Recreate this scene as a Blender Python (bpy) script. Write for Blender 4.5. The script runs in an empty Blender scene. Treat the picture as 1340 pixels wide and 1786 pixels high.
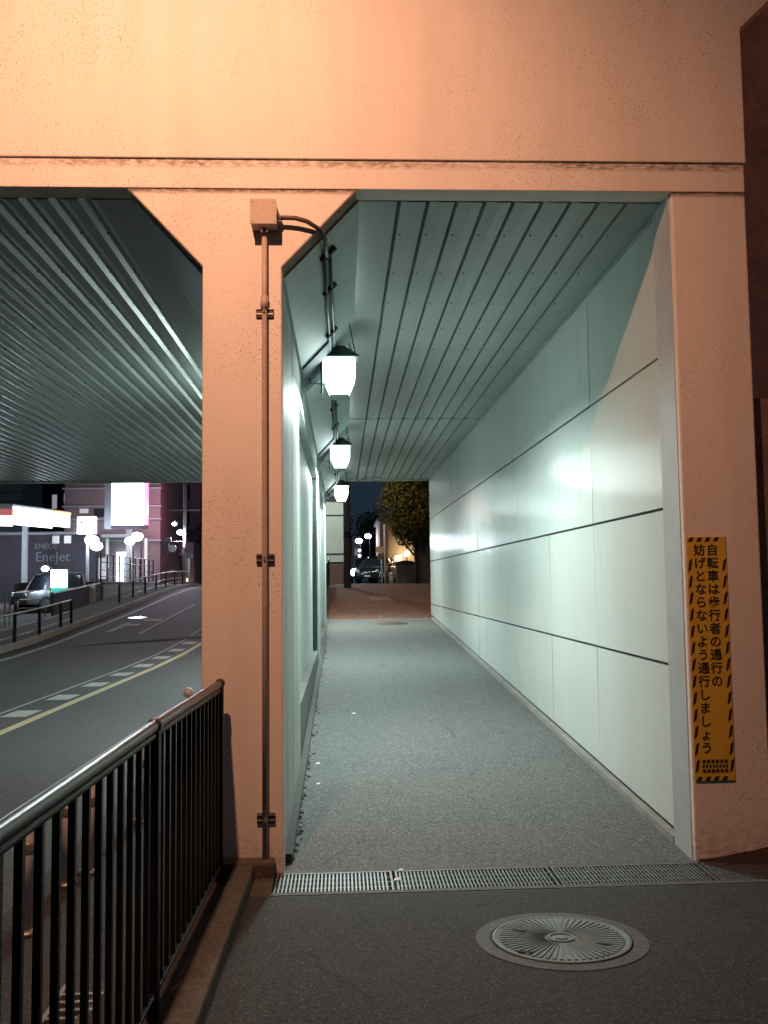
import bpy, math, random
import numpy as np
from mathutils import Vector, Matrix
random.seed(7)
S = bpy.context.scene
COL = S.collection
# ------------------------------------------------------------------ camera
F, CX, CY = 1600.0, 670.0, 893.0
_Y = np.array([596.0 - CX, 1014.0 - CY, F]); _Y /= np.linalg.norm(_Y)
_d = np.array([0.0122, 1.0, 0.0]); _d[2] = -(_d[0]*_Y[0] + _d[1]*_Y[1]) / _Y[2]; _d /= np.linalg.norm(_d)
_Z = -_d; _X = np.cross(_Y, _Z)
_R = np.stack([_X, _Y, _Z], 1)
cam = bpy.data.cameras.new("camera"); camo = bpy.data.objects.new("camera", cam); COL.objects.link(camo)
right, down, fwd = Vector(_R[0]), Vector(_R[1]), Vector(_R[2])
m = Matrix.Identity(4)
for i in range(3):
    m[i][0] = right[i]; m[i][1] = -down[i]; m[i][2] = -fwd[i]
camo.matrix_world = m
cam.sensor_fit = 'HORIZONTAL'; cam.sensor_width = 36.0; cam.lens = F / 1340.0 * 36.0
cam.clip_start = 0.05; cam.clip_end = 2000
S.camera = camo
# ------------------------------------------------------------------ world (night)
W = bpy.data.worlds.new("World"); S.world = W; W.use_nodes = True
wn = W.node_tree.nodes; wl = W.node_tree.links; wn.clear()
sky = wn.new('ShaderNodeTexSky'); sky.sky_type = 'NISHITA'; sky.sun_disc = False
sky.sun_elevation = math.radians(-4.0); sky.sun_rotation = math.radians(200)
b1 = wn.new('ShaderNodeBackground'); b1.inputs[1].default_value = 0.03
b2 = wn.new('ShaderNodeBackground'); b2.inputs[0].default_value = (0.35, 0.62, 1.0, 1); b2.inputs[1].default_value = 0.036
ad = wn.new('ShaderNodeAddShader'); wo = wn.new('ShaderNodeOutputWorld')
wl.new(sky.outputs[0], b1.inputs[0]); wl.new(b1.outputs[0], ad.inputs[0]); wl.new(b2.outputs[0], ad.inputs[1]); wl.new(ad.outputs[0], wo.inputs[0])
S.view_settings.view_transform = 'Standard'; S.view_settings.look = 'None'
S.view_settings.exposure = 0.0; S.view_settings.gamma = 1.0
S.cycles.use_denoising = True
S.cycles.max_bounces = 8; S.cycles.diffuse_bounces = 4; S.cycles.glossy_bounces = 3
S.cycles.sample_clamp_indirect = 4.0
S.cycles.caustics_reflective = False; S.cycles.caustics_refractive = False

# ------------------------------------------------------------------ heights
def interp(x, pts):
    if x <= pts[0][0]: return pts[0][1]
    for (a, b), (c, d) in zip(pts, pts[1:]):
        if x <= c:
            return b + (d - b) * (x - a) / (c - a)
    return pts[-1][1]
PATH = [(-12, -0.83), (5.05, -1.678), (5.12, -1.69), (5.56, -1.70), (21.5, -0.905), (30, -0.50), (35, -0.26), (38, -0.155), (41, -0.13), (400, -0.13)]
ROAD = [(-12, -1.35), (-4, -1.6), (4, -1.7), (19, -1.7), (22, -1.66), (25, -1.56), (30.7, -1.24), (36, -0.92), (41, -0.58), (45.7, -0.33), (49, -0.22), (53, -0.18), (400, -0.18)]
LOT = [(-12, -1.55), (22, -1.5), (33, -1.12), (39, -1.09), (60, -1.09), (400, -0.2)]
def pz(y): return interp(y, PATH)
def rz(y): return interp(y, ROAD)
def lz(y): return interp(y, LOT)
YS = sorted(set([-12, -8, -4, 0, 2, 4, 5.05, 5.12, 5.56, 7, 9, 12, 15, 17, 19, 20.5, 21.5, 22, 23.5, 25, 27, 29, 30.7, 33, 35, 36, 38, 39.5, 41, 43, 45.7, 47.5, 49, 51, 53, 57, 60, 70, 90, 140, 250, 400]))

# ------------------------------------------------------------------ materials
def mat(name, base, rough=0.6, metal=0.0, emit=None, estr=0.0, noise=0.0, nscale=4.0, bump=0.0, bscale=60.0,
        speck=None, sscale=120.0, coat=0.0, stain=None, stscale=1.5, stretch=None, spec=0.5, gum=False):
    M = bpy.data.materials.new(name); M.use_nodes = True
    nt = M.node_tree; n = nt.nodes; l = nt.links
    p = n['Principled BSDF']
    p.inputs['Roughness'].default_value = rough; p.inputs['Metallic'].default_value = metal
    p.inputs['Specular IOR Level'].default_value = spec
    if coat: p.inputs['Coat Weight'].default_value = coat; p.inputs['Coat Roughness'].default_value = 0.08
    p.inputs['Base Color'].default_value = (*base, 1)
    tc = n.new('ShaderNodeTexCoord'); src = tc.outputs['Object']
    if stretch:
        mp = n.new('ShaderNodeMapping'); mp.inputs['Scale'].default_value = stretch
        l.new(src, mp.inputs['Vector']); ssrc = mp.outputs[0]
    else: ssrc = src
    cur = None
    def colmix(fac, c2, prev):
        mx = n.new('ShaderNodeMix'); mx.data_type = 'RGBA'
        l.new(fac, mx.inputs['Factor'])
        if prev is None: mx.inputs['A'].default_value = (*base, 1)
        else: l.new(prev, mx.inputs['A'])
        mx.inputs['B'].default_value = (*c2, 1)
        return mx.outputs['Result']
    def ramp(inp, a, b, lo=0.0, hi=1.0):
        mr = n.new('ShaderNodeMapRange'); mr.inputs[1].default_value = a; mr.inputs[2].default_value = b
        mr.inputs[3].default_value = lo; mr.inputs[4].default_value = hi
        l.new(inp, mr.inputs[0]); return mr.outputs[0]
    if noise:
        t = n.new('ShaderNodeTexNoise'); t.inputs['Scale'].default_value = nscale; t.inputs['Detail'].default_value = 8; t.inputs['Roughness'].default_value = 0.65
        l.new(ssrc, t.inputs['Vector'])
        cur = colmix(ramp(t.outputs['Fac'], 0.35, 0.7), tuple(c * (1 - noise) for c in base), cur)
    if stain:
        t = n.new('ShaderNodeTexNoise'); t.inputs['Scale'].default_value = stscale; t.inputs['Detail'].default_value = 10; t.inputs['Roughness'].default_value = 0.75
        l.new(ssrc, t.inputs['Vector'])
        cur = colmix(ramp(t.outputs['Fac'], 0.55, 0.78, 0, 0.85), stain, cur)
    if speck:
        v = n.new('ShaderNodeTexVoronoi'); v.inputs['Scale'].default_value = sscale; l.new(src, v.inputs['Vector'])
        sp = n.new('ShaderNodeSeparateColor'); l.new(v.outputs['Color'], sp.inputs[0])
        cur = colmix(ramp(sp.outputs[0], 0.35, 1.0, 0, 0.9), speck[0], cur)
        cur = colmix(ramp(sp.outputs[1], 0.93, 0.96, 0, 0.8), speck[1], cur)
    if gum:
        v = n.new('ShaderNodeTexVoronoi'); v.inputs['Scale'].default_value = 2.6; v.inputs['Randomness'].default_value = 1.0; l.new(src, v.inputs['Vector'])
        sp = n.new('ShaderNodeSeparateColor'); l.new(v.outputs['Color'], sp.inputs[0])
        nz = n.new('ShaderNodeTexNoise'); nz.inputs['Scale'].default_value = 30; l.new(src, nz.inputs['Vector'])
        a_ = n.new('ShaderNodeMath'); a_.operation = 'MULTIPLY_ADD'; l.new(nz.outputs['Fac'], a_.inputs[0]); a_.inputs[1].default_value = .05; l.new(v.outputs['Distance'], a_.inputs[2])
        lt = n.new('ShaderNodeMath'); lt.operation = 'LESS_THAN'; l.new(a_.outputs[0], lt.inputs[0]); l.new(ramp(sp.outputs[0], .3, 1, .03, .085), lt.inputs[1])
        ml = n.new('ShaderNodeMath'); ml.operation = 'MULTIPLY'; l.new(lt.outputs[0], ml.inputs[0]); ml.inputs[1].default_value = .55
        cur = colmix(ml.outputs[0], tuple(c*.35 for c in base), cur)
        # wandering hairline cracks
        wn_ = n.new('ShaderNodeTexNoise'); wn_.inputs['Scale'].default_value = 2.2; wn_.inputs['Detail'].default_value = 6; l.new(src, wn_.inputs['Vector'])
        vm = n.new('ShaderNodeVectorMath'); vm.operation = 'MULTIPLY_ADD'; l.new(wn_.outputs['Color'], vm.inputs[0]); vm.inputs[1].default_value = (.55, .55, .55); l.new(src, vm.inputs[2])
        vc = n.new('ShaderNodeTexVoronoi'); vc.feature = 'DISTANCE_TO_EDGE'; vc.inputs['Scale'].default_value = .55; l.new(vm.outputs[0], vc.inputs['Vector'])
        ck = n.new('ShaderNodeMath'); ck.operation = 'MULTIPLY'; l.new(ramp(vc.outputs['Distance'], .0045, .001, 0, .75), ck.inputs[0]); l.new(ramp(wn_.outputs['Fac'], .45, .55), ck.inputs[1])
        cur = colmix(ck.outputs[0], tuple(c*.3 for c in base), cur)
    if cur is not None: l.new(cur, p.inputs['Base Color'])
    if bump:
        t = n.new('ShaderNodeTexNoise'); t.inputs['Scale'].default_value = bscale; t.inputs['Detail'].default_value = 4
        l.new(src, t.inputs['Vector'])
        b = n.new('ShaderNodeBump'); b.inputs['Strength'].default_value = bump; b.inputs['Distance'].default_value = 0.01
        l.new(t.outputs['Fac'], b.inputs['Height']); l.new(b.outputs[0], p.inputs['Normal'])
    if emit:
        p.inputs['Emission Color'].default_value = (*emit, 1); p.inputs['Emission Strength'].default_value = estr
    return M

def facade_material():
    M = mat('painted_concrete', (0.78, 0.725, 0.645), rough=0.72, noise=0.12, nscale=1.6, bump=0.32, bscale=110, stretch=(1, 1, 0.35))
    nt = M.node_tree; n = nt.nodes; l = nt.links; p = n['Principled BSDF']
    prev = p.inputs['Base Color'].links[0].from_socket
    tc = n.new('ShaderNodeTexCoord'); sx = n.new('ShaderNodeSeparateXYZ'); l.new(tc.outputs['Object'], sx.inputs[0])
    def mth(op, a, b=None, c=None):
        q = n.new('ShaderNodeMath'); q.operation = op
        for i, v in enumerate((a, b, c)):
            if v is None: continue
            if isinstance(v, (int, float)): q.inputs[i].default_value = v
            else: l.new(v, q.inputs[i])
        return q.outputs[0]
    def ramp(inp, a, b, lo=0.0, hi=1.0):
        mr = n.new('ShaderNodeMapRange'); mr.inputs[1].default_value = a; mr.inputs[2].default_value = b
        mr.inputs[3].default_value = lo; mr.inputs[4].default_value = hi; l.new(inp, mr.inputs[0]); return mr.outputs[0]
    def mix(fac, col, prev):
        mx = n.new('ShaderNodeMix'); mx.data_type = 'RGBA'; l.new(fac, mx.inputs['Factor']); l.new(prev, mx.inputs['A'])
        mx.inputs['B'].default_value = (*col, 1); return mx.outputs['Result']
    z = sx.outputs['Z']
    # grimy drip band under the moulding line
    nz = n.new('ShaderNodeTexNoise'); nz.inputs['Scale'].default_value = 17; nz.inputs['Detail'].default_value = 8; nz.inputs['Roughness'].default_value = 0.7
    mp = n.new('ShaderNodeMapping'); mp.inputs['Scale'].default_value = (1, 1, 2.6); l.new(tc.outputs['Object'], mp.inputs[0]); l.new(mp.outputs[0], nz.inputs['Vector'])
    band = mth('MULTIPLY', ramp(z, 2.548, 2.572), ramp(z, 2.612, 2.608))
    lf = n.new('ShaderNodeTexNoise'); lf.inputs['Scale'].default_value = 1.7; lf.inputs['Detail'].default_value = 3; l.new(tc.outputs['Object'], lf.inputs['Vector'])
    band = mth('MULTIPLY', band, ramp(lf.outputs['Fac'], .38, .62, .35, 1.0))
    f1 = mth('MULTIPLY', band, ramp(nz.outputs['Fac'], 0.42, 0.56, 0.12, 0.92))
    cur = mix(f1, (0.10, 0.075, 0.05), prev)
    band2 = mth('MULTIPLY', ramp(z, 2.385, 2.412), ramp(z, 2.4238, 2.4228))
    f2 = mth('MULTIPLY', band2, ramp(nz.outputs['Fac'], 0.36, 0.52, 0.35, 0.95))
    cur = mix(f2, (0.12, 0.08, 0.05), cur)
    # splash dirt near the foot
    foot = mth('MULTIPLY', ramp(z, -1.42, -1.75, 0, .8), ramp(nz.outputs['Fac'], 0.42, 0.62))
    cur = mix(foot, (0.12, 0.10, 0.07), cur)
    # small pits and soot specks
    v = n.new('ShaderNodeTexVoronoi'); v.inputs['Scale'].default_value = 42; l.new(tc.outputs['Object'], v.inputs['Vector'])
    sc = n.new('ShaderNodeSeparateColor'); l.new(v.outputs['Color'], sc.inputs[0])
    rad = ramp(sc.outputs[0], 0.72, 1.0, 0.0, 0.26)
    hit = mth('MULTIPLY', mth('LESS_THAN', v.outputs['Distance'], rad), ramp(sc.outputs[1], 0.0, 1.0, 0.10, 0.5))
    cur = mix(hit, (0.22, 0.15, 0.10), cur)
    v2 = n.new('ShaderNodeTexVoronoi'); v2.inputs['Scale'].default_value = 95; l.new(tc.outputs['Object'], v2.inputs['Vector'])
    s2 = n.new('ShaderNodeSeparateColor'); l.new(v2.outputs['Color'], s2.inputs[0])
    nn = n.new('ShaderNodeTexNoise'); nn.inputs['Scale'].default_value = 1.3; nn.inputs['Detail'].default_value = 4; l.new(tc.outputs['Object'], nn.inputs['Vector'])
    h2 = mth('MULTIPLY', mth('LESS_THAN', v2.outputs['Distance'], ramp(s2.outputs[0], 0.45, 1.0, 0, .42)), ramp(nn.outputs['Fac'], .42, .66, 0.05, .85))
    cur = mix(h2, (0.20, 0.13, 0.08), cur)
    # soft vertical wash streaks
    ns = n.new('ShaderNodeTexNoise'); ns.inputs['Scale'].default_value = 3.0; ns.inputs['Detail'].default_value = 6
    mp2 = n.new('ShaderNodeMapping'); mp2.inputs['Scale'].default_value = (1.6, 1, 0.12); l.new(tc.outputs['Object'], mp2.inputs[0]); l.new(mp2.outputs[0], ns.inputs['Vector'])
    cur = mix(ramp(ns.outputs['Fac'], 0.5, 0.8, 0, 0.2), (0.45, 0.38, 0.30), cur)
    l.new(cur, p.inputs['Base Color'])
    return M

M = {}
M['facade'] = facade_material()
M['dirty_edge'] = mat('dirty_edge', (0.30, 0.22, 0.16), 0.8, noise=0.6, nscale=14, bump=0.4, bscale=80)
M['wall_green'] = mat('wall_green', (0.48, 0.55, 0.515), 0.6, noise=0.25, nscale=2.5, stain=(0.22, 0.27, 0.25), stscale=2.2, stretch=(1, 1, 0.25), bump=0.15, bscale=40)
M['haunch'] = mat('haunch', (0.36, 0.46, 0.44), 0.5, noise=0.2, nscale=3, bump=0.15, bscale=60)
M['ceiling'] = mat('ceiling', (0.295, 0.34, 0.33), 0.36, noise=0.18, nscale=1.2, bump=0.05, bscale=40)
M['deck'] = mat('deck', (0.30, 0.28, 0.26), 0.85, noise=0.3)
M['groove'] = mat('groove', (0.075, 0.10, 0.095), 0.7)
M['bolt'] = mat('bolt', (0.04, 0.05, 0.05), 0.6)
M['panel'] = mat('panel', (0.62, 0.665, 0.635), 0.135, noise=0.08, nscale=1.5, bump=0.10, bscale=210, spec=0.16, stain=(0.46, 0.50, 0.46), stscale=2.2, stretch=(1, .9, .18))
M['joint'] = mat('joint', (0.05, 0.065, 0.06), 0.8)
M['endstrip'] = mat('endstrip', (0.45, 0.48, 0.50), 0.55, noise=0.15, bump=0.2)
M['asphalt'] = mat('asphalt', (0.024, 0.025, 0.025), 0.80, noise=0.25, nscale=1.2, bump=0.9, bscale=140, speck=((0.062, 0.066, 0.065), (0.12, 0.125, 0.12)), sscale=150, stain=(0.050, 0.050, 0.047), stscale=1.6, gum=True, spec=0.3)
M['ramp_asphalt'] = mat('ramp_asphalt', (0.068, 0.074, 0.074), 0.75, noise=0.25, nscale=1.0, bump=0.9, bscale=140, speck=((0.17, 0.175, 0.17), (0.30, 0.30, 0.29)), sscale=125, stain=(0.125, 0.13, 0.13), stscale=1.1, gum=True, spec=0.4)
M['road'] = mat('road', (0.034, 0.035, 0.037), 0.75, noise=0.3, nscale=0.8, bump=0.6, bscale=110, speck=((0.06, 0.06, 0.062), (0.13, 0.13, 0.13)), sscale=90, stain=(0.055, 0.055, 0.057), stscale=0.4)
M['brickpave'] = mat('brickpave', (0.13, 0.062, 0.045), 0.8, noise=0.35, nscale=6, bump=0.4, bscale=50, speck=((0.19, 0.10, 0.075), (0.3, 0.22, 0.18)), sscale=22)
M['ground'] = mat('ground', (0.07, 0.07, 0.065), 0.9, noise=0.3)
M['concrete'] = mat('concrete', (0.30, 0.29, 0.27), 0.85, noise=0.35, nscale=5, bump=0.6, bscale=70, stain=(0.13, 0.13, 0.11), stscale=6)
M['kerb'] = mat('kerb', (0.095, 0.088, 0.075), 0.95, noise=0.7, nscale=14, bump=1.0, bscale=60, stain=(0.028, 0.03, 0.02), stscale=9, speck=((0.09, 0.065, 0.045), (0.17, 0.14, 0.11)), sscale=140)
M['dark_brown'] = mat('dark_brown', (0.035, 0.025, 0.018), 0.95, noise=0.5, nscale=20, bump=1.0, bscale=60)
M['yellow'] = mat('yellow', (0.44, 0.37, 0.21), 0.7, noise=0.25, nscale=20, stain=(0.15, 0.13, 0.08), stscale=8)
M['white_mark'] = mat('white_mark', (0.36, 0.37, 0.36), 0.7, noise=0.3, nscale=15, stain=(0.12, 0.12, 0.12), stscale=6)
M['dark_patch'] = mat('dark_patch', (0.018, 0.018, 0.018), 0.8)
M['black_steel'] = mat('black_steel', (0.010, 0.010, 0.012), 0.45, spec=0.3, noise=0.2, bump=0.08, bscale=200)
M['rail_steel'] = mat('rail_steel', (0.075, 0.075, 0.08), 0.30, metal=0.55, noise=0.2, nscale=20)
M['grey_steel'] = mat('grey_steel', (0.30, 0.29, 0.28), 0.42, metal=0.6, noise=0.2, nscale=10)
M['grate'] = mat('grate', (0.17, 0.19, 0.19), 0.5, metal=0.55, noise=0.3, nscale=12)
M['pit'] = mat('pit', (0.03, 0.032, 0.032), 0.9)
M['iron'] = mat('iron', (0.19, 0.28, 0.30), 0.75, metal=0.15, noise=0.3, nscale=9, bump=0.3, bscale=120)
M['iron_ring'] = mat('iron_ring', (0.066, 0.074, 0.076), 0.75, noise=0.3, nscale=15, bump=0.5, bscale=90, speck=((0.085, 0.09, 0.09), (0.16, 0.16, 0.16)), sscale=110)
M['cover_shiny'] = mat('cover_shiny', (0.45, 0.42, 0.42), 0.22, metal=0.85)
M['box_paint'] = mat('box_paint', (0.46, 0.38, 0.31), 0.55, noise=0.15, nscale=25, bump=0.3, bscale=160)
M['conduit'] = mat('conduit', (0.46, 0.38, 0.33), 0.5, metal=0.0, noise=0.2, nscale=20)
M['clamp'] = mat('clamp', (0.62, 0.55, 0.5), 0.3, metal=0.8)
M['black_cable'] = mat('black_cable', (0.05, 0.035, 0.03), 0.5)
M['dark_cover_plate'] = mat('dark_cover_plate', (0.07, 0.10, 0.115), 0.6, noise=0.3, nscale=6)
M['lamp_dark'] = mat('lamp_dark', (0.05, 0.07, 0.075), 0.45, metal=0.2)
M['lamp_glass'] = mat('lamp_glass', (0.9, 0.95, 0.95), 0.3, emit=(0.80, 1.0, 0.97), estr=8)
M['lamp_glass_road'] = mat('lamp_glass_road', (0.9, 0.95, 0.95), 0.3, emit=(0.82, 1.0, 0.95), estr=30)
M['sodium_glass'] = mat('sodium_glass', (0.9, 0.7, 0.4), 0.3, emit=(1.0, 0.42, 0.14), estr=30)
M['sign_yellow'] = mat('sign_yellow', (0.66, 0.42, 0.045), 0.5, noise=0.12, nscale=8)
M['sign_black'] = mat('sign_black', (0.022, 0.016, 0.012), 0.6)
M['white_paint'] = mat('white_paint', (0.84, 0.84, 0.82), 0.4, noise=0.2, nscale=12)
M['white_lit'] = mat('white_lit', (0.8, 0.82, 0.8), 0.5)
M['trunk'] = mat('trunk', (0.10, 0.075, 0.05), 0.9, noise=0.4, nscale=12, bump=0.6, bscale=30)
M['leaf'] = mat('leaf', (0.12, 0.145, 0.065), 0.9, noise=0.45, nscale=2, spec=0.08)
M['leaf_dark'] = mat('leaf_dark', (0.035, 0.06, 0.035), 0.7, noise=0.4, nscale=2)
M['sky_glow_white'] = mat('sign_light', (0.9, 0.9, 0.9), 0.4, emit=(0.92, 0.95, 1.0), estr=7)
M['pink_neon'] = mat('pink_neon', (0.9, 0.4, 0.5), 0.4, emit=(1.0, 0.16, 0.30), estr=3.0)
M['pink_soft'] = mat('pink_soft', (0.8, 0.5, 0.6), 0.4, emit=(1.0, 0.22, 0.38), estr=1.0)
M['cool_light'] = mat('cool_light', (0.9, 0.95, 1), 0.4, emit=(0.72, 0.84, 1.0), estr=22)
M['cool_soft'] = mat('cool_soft', (0.9, 0.95, 1), 0.4, emit=(0.72, 0.84, 1.0), estr=3.5)
M['warm_light'] = mat('warm_light', (1, 0.9, 0.7), 0.4, emit=(1.0, 0.72, 0.42), estr=12)
M['cream_sign'] = mat('cream_sign', (0.8, 0.8, 0.6), 0.4, emit=(1.0, 0.98, 0.72), estr=0.55, noise=0.25, nscale=2.5)
M['fascia'] = mat('fascia', (0.9, 0.9, 0.9), 0.4, emit=(0.93, 0.97, 1.0), estr=4.0)
M['orange_lit'] = mat('orange_lit', (0.9, 0.5, 0.2), 0.4, emit=(1.0, 0.55, 0.18), estr=1.6)
M['red_lit'] = mat('red_lit', (0.8, 0.2, 0.2), 0.4, emit=(0.9, 0.25, 0.22), estr=0.32)
M['green_lit'] = mat('green_lit', (0.1, 0.6, 0.5), 0.4, emit=(0.05, 0.55, 0.40), estr=0.9)
M['bldg_cream'] = mat('bldg_cream', (0.66, 0.70, 0.60), 0.8, noise=0.12, nscale=1)
M['bldg_beige'] = mat('bldg_beige', (0.20, 0.17, 0.175), 0.8, noise=0.2, nscale=0.6, bump=0.2)
M['bldg_grey'] = mat('bldg_grey', (0.32, 0.35, 0.38), 0.8, noise=0.2, nscale=0.6)
M['bldg_dark'] = mat('bldg_dark', (0.062, 0.056, 0.078), 0.8, noise=0.3, nscale=0.7)
M['bldg_tan'] = mat('bldg_tan', (0.42, 0.33, 0.23), 0.8, noise=0.2, nscale=2)
M['bldg_brick'] = mat('bldg_brick', (0.22, 0.12, 0.09), 0.85, noise=0.3, nscale=8)
M['win_dark'] = mat('win_dark', (0.03, 0.035, 0.045), 0.15)
M['win_lit'] = mat('win_lit', (0.6, 0.6, 0.6), 0.3, emit=(0.85, 0.85, 1.0), estr=0.30)
M['letter_pale'] = mat('letter_pale', (0.19, 0.21, 0.25), 0.6)
M['car_dark'] = mat('car_dark', (0.015, 0.017, 0.022), 0.18, coat=1.0)
M['car_silver'] = mat('car_silver', (0.26, 0.29, 0.31), 0.28, metal=0.5, coat=0.8)
M['tyre'] = mat('tyre', (0.02, 0.02, 0.02), 0.9)
M['pole_grey'] = mat('pole_grey', (0.12, 0.14, 0.20), 0.7, noise=0.2)
M['cabinet'] = mat('cabinet', (0.13, 0.15, 0.15), 0.7, noise=0.25, nscale=6)
M['hedge'] = mat('hedge', (0.03, 0.06, 0.04), 0.8)
M['stone_wall'] = mat('stone_wall', (0.19, 0.13, 0.10), 0.9, noise=0.4, nscale=5, bump=0.8, bscale=25)
M['stone_brightened'] = mat('stone_brightened', (0.58, 0.40, 0.33), 0.9, noise=0.4, nscale=5, bump=0.8, bscale=25)  # same stone made paler, standing in for missing light on the upper wall
M['sill_darkened'] = mat('sill_darkened', (0.13, 0.145, 0.135), 0.9, noise=0.5, nscale=8, bump=0.4)  # sill colour darkened to hold down the lamp light it catches
M['scrap'] = mat('scrap', (0.8, 0.8, 0.78), 0.7)

# ------------------------------------------------------------------ mesh builder
class MB:
    def __init__(s): s.v = []; s.f = []; s.mi = 0; s.fm = []
    def add(s, vs, fs):
        o = len(s.v); s.v += [tuple(v) for v in vs]; s.f += [tuple(i + o for i in f) for f in fs]; s.fm += [s.mi]*len(fs); return s
    def mat(s, i): s.mi = i; return s
    def box(s, x0, x1, y0, y1, z0, z1):
        return s.add([(x0,y0,z0),(x1,y0,z0),(x1,y1,z0),(x0,y1,z0),(x0,y0,z1),(x1,y0,z1),(x1,y1,z1),(x0,y1,z1)],
                     [(0,3,2,1),(4,5,6,7),(0,1,5,4),(1,2,6,5),(2,3,7,6),(3,0,4,7)])
    def prism_y(s, poly, y0, y1):   # poly of (x,z) counter clockwise seen from -Y
        n = len(poly)
        vs = [(x, y0, z) for x, z in poly] + [(x, y1, z) for x, z in poly]
        fs = [tuple(range(n)), tuple(range(2*n-1, n-1, -1))] + [(i, i+n, (i+1) % n + n, (i+1) % n) for i in range(n)]
        return s.add(vs, fs)
    def prism_x(s, poly, x0, x1):   # poly of (y,z)
        n = len(poly)
        vs = [(x0, y, z) for y, z in poly] + [(x1, y, z) for y, z in poly]
        fs = [tuple(range(n)), tuple(range(2*n-1, n-1, -1))] + [(i, i+n, (i+1) % n + n, (i+1) % n) for i in range(n)]
        return s.add(vs, fs)
    def prism_z(s, poly, z0, z1):
        n = len(poly)
        vs = [(x, y, z0) for x, y in poly] + [(x, y, z1) for x, y in poly]
        fs = [tuple(range(n-1, -1, -1)), tuple(range(n, 2*n))] + [(i, (i+1) % n, (i+1) % n + n, i+n) for i in range(n)]
        return s.add(vs, fs)
    def ring(s, c, n, r, seg, ref=None):
        n = Vector(n).normalized()
        a = n.cross(Vector(ref) if ref else (Vector((0,0,1)) if abs(n.z) < .9 else Vector((1,0,0)))).normalized(); b = n.cross(a)
        return [Vector(c) + (a*math.cos(t*2*math.pi/seg) + b*math.sin(t*2*math.pi/seg))*r for t in range(seg)]
    def tube(s, pts, r, seg=10, r2=None):
        pts = [Vector(p) for p in pts]; k = len(pts); vs = []
        for i, p in enumerate(pts):
            d = (pts[min(i+1, k-1)] - pts[max(i-1, 0)])
            rr = r if r2 is None else r + (r2 - r) * i / (k - 1)
            vs += s.ring(p, d, rr, seg)
        fs = []
        for i in range(k-1):
            for j in range(seg):
                a = i*seg + j; b = i*seg + (j+1) % seg
                fs.append((a, b, b+seg, a+seg))
        fs.append(tuple(range(seg-1, -1, -1))); fs.append(tuple(range((k-1)*seg, k*seg)))
        return s.add(vs, fs)
    def lathe(s, prof, c, seg=24):  # prof of (r, z)
        vs = []
        for r, z in prof:
            for j in range(seg):
                t = 2*math.pi*j/seg; vs.append((c[0]+r*math.cos(t), c[1]+r*math.sin(t), c[2]+z))
        fs = []; k = len(prof)
        for i in range(k-1):
            for j in range(seg):
                a = i*seg+j; b = i*seg+(j+1) % seg; fs.append((a, b, b+seg, a+seg))
        fs.append(tuple(range(seg-1, -1, -1))); fs.append(tuple(range((k-1)*seg, k*seg)))
        return s.add(vs, fs)
    def ball(s, c, r, seg=14, sq=(1, 1, 1)):
        vs = []; fs = []; rows = seg//2
        for i in range(1, rows):
            ph = math.pi*i/rows
            for j in range(seg):
                t = 2*math.pi*j/seg
                vs.append((c[0]+sq[0]*r*math.sin(ph)*math.cos(t), c[1]+sq[1]*r*math.sin(ph)*math.sin(t), c[2]+sq[2]*r*math.cos(ph)))
        top = len(vs); vs.append((c[0], c[1], c[2]+r*sq[2])); vs.append((c[0], c[1], c[2]-r*sq[2]))
        for i in range(rows-2):
            for j in range(seg):
                a = i*seg+j; b = i*seg+(j+1) % seg; fs.append((a, a+seg, b+seg, b))
        for j in range(seg):
            fs.append((top, j, (j+1) % seg)); q = (rows-2)*seg; fs.append((top+1, q+(j+1) % seg, q+j))
        return s.add(vs, fs)
    def strip(s, x0, x1, zf, y0, y1, dz=0.0, th=0.0, nx=1):
        ys = [y0] + [y for y in YS if y0 < y < y1] + [y1]
        vs = []; fs = []
        for y in ys:
            for i in range(nx+1):
                vs.append((x0+(x1-x0)*i/nx, y, zf(y)+dz))
        w = nx+1
        for j in range(len(ys)-1):
            for i in range(nx): a = j*w+i; fs.append((a, a+1, a+1+w, a+w))
        s.add(vs, fs)
        if th:
            vs2 = [(x, y, z-th) for x, y, z in vs]; o = len(s.v)
            s.v += vs2
            k = len(ys)
            for j in range(k-1):
                s.f.append((o-k*w+j*w, o-k*w+(j+1)*w, o+(j+1)*w, o+j*w))
                a = j*w+nx; s.f.append((o-k*w+a+w, o-k*w+a, o+a, o+a+w))
                s.f.append((o+j*w, o+(j+1)*w, o+(j+1)*w+nx, o+j*w+nx))
            s.f.append((o-k*w, o, o+nx, o-k*w+nx)); e = (k-1)*w; s.f.append((o-k*w+e+nx, o+e+nx, o+e, o-k*w+e))
        return s
    def build(s, name, material, parent=None, smooth=False, bevel=0.0, origin=None):
        me = bpy.data.meshes.new(name); vs = s.v
        if origin: vs = [(x-origin[0], y-origin[1], z-origin[2]) for x, y, z in vs]
        me.from_pydata(vs, [], s.f); me.update()
        for mm in (material if isinstance(material, (list, tuple)) else [material]): me.materials.append(mm)
        if any(s.fm) and len(s.fm) == len(s.f): me.polygons.foreach_set('material_index', s.fm)
        if smooth:
            for p in me.polygons: p.use_smooth = True
        o = bpy.data.objects.new(name, me); COL.objects.link(o)
        if origin: o.location = origin
        if parent is not None: o.parent = parent
        if bevel:
            b = o.modifiers.new('b', 'BEVEL'); b.width = bevel; b.segments = 2; b.limit_method = 'ANGLE'
        return o
def thing(name, label, cat, loc=(0,0,0), rz_=0.0, group=None):
    o = bpy.data.objects.new(name, None); COL.objects.link(o); o.location = loc; o.rotation_euler = (0, 0, rz_)
    o['label'] = label; o['category'] = cat
    if group: o['group'] = group
    return o
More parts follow.
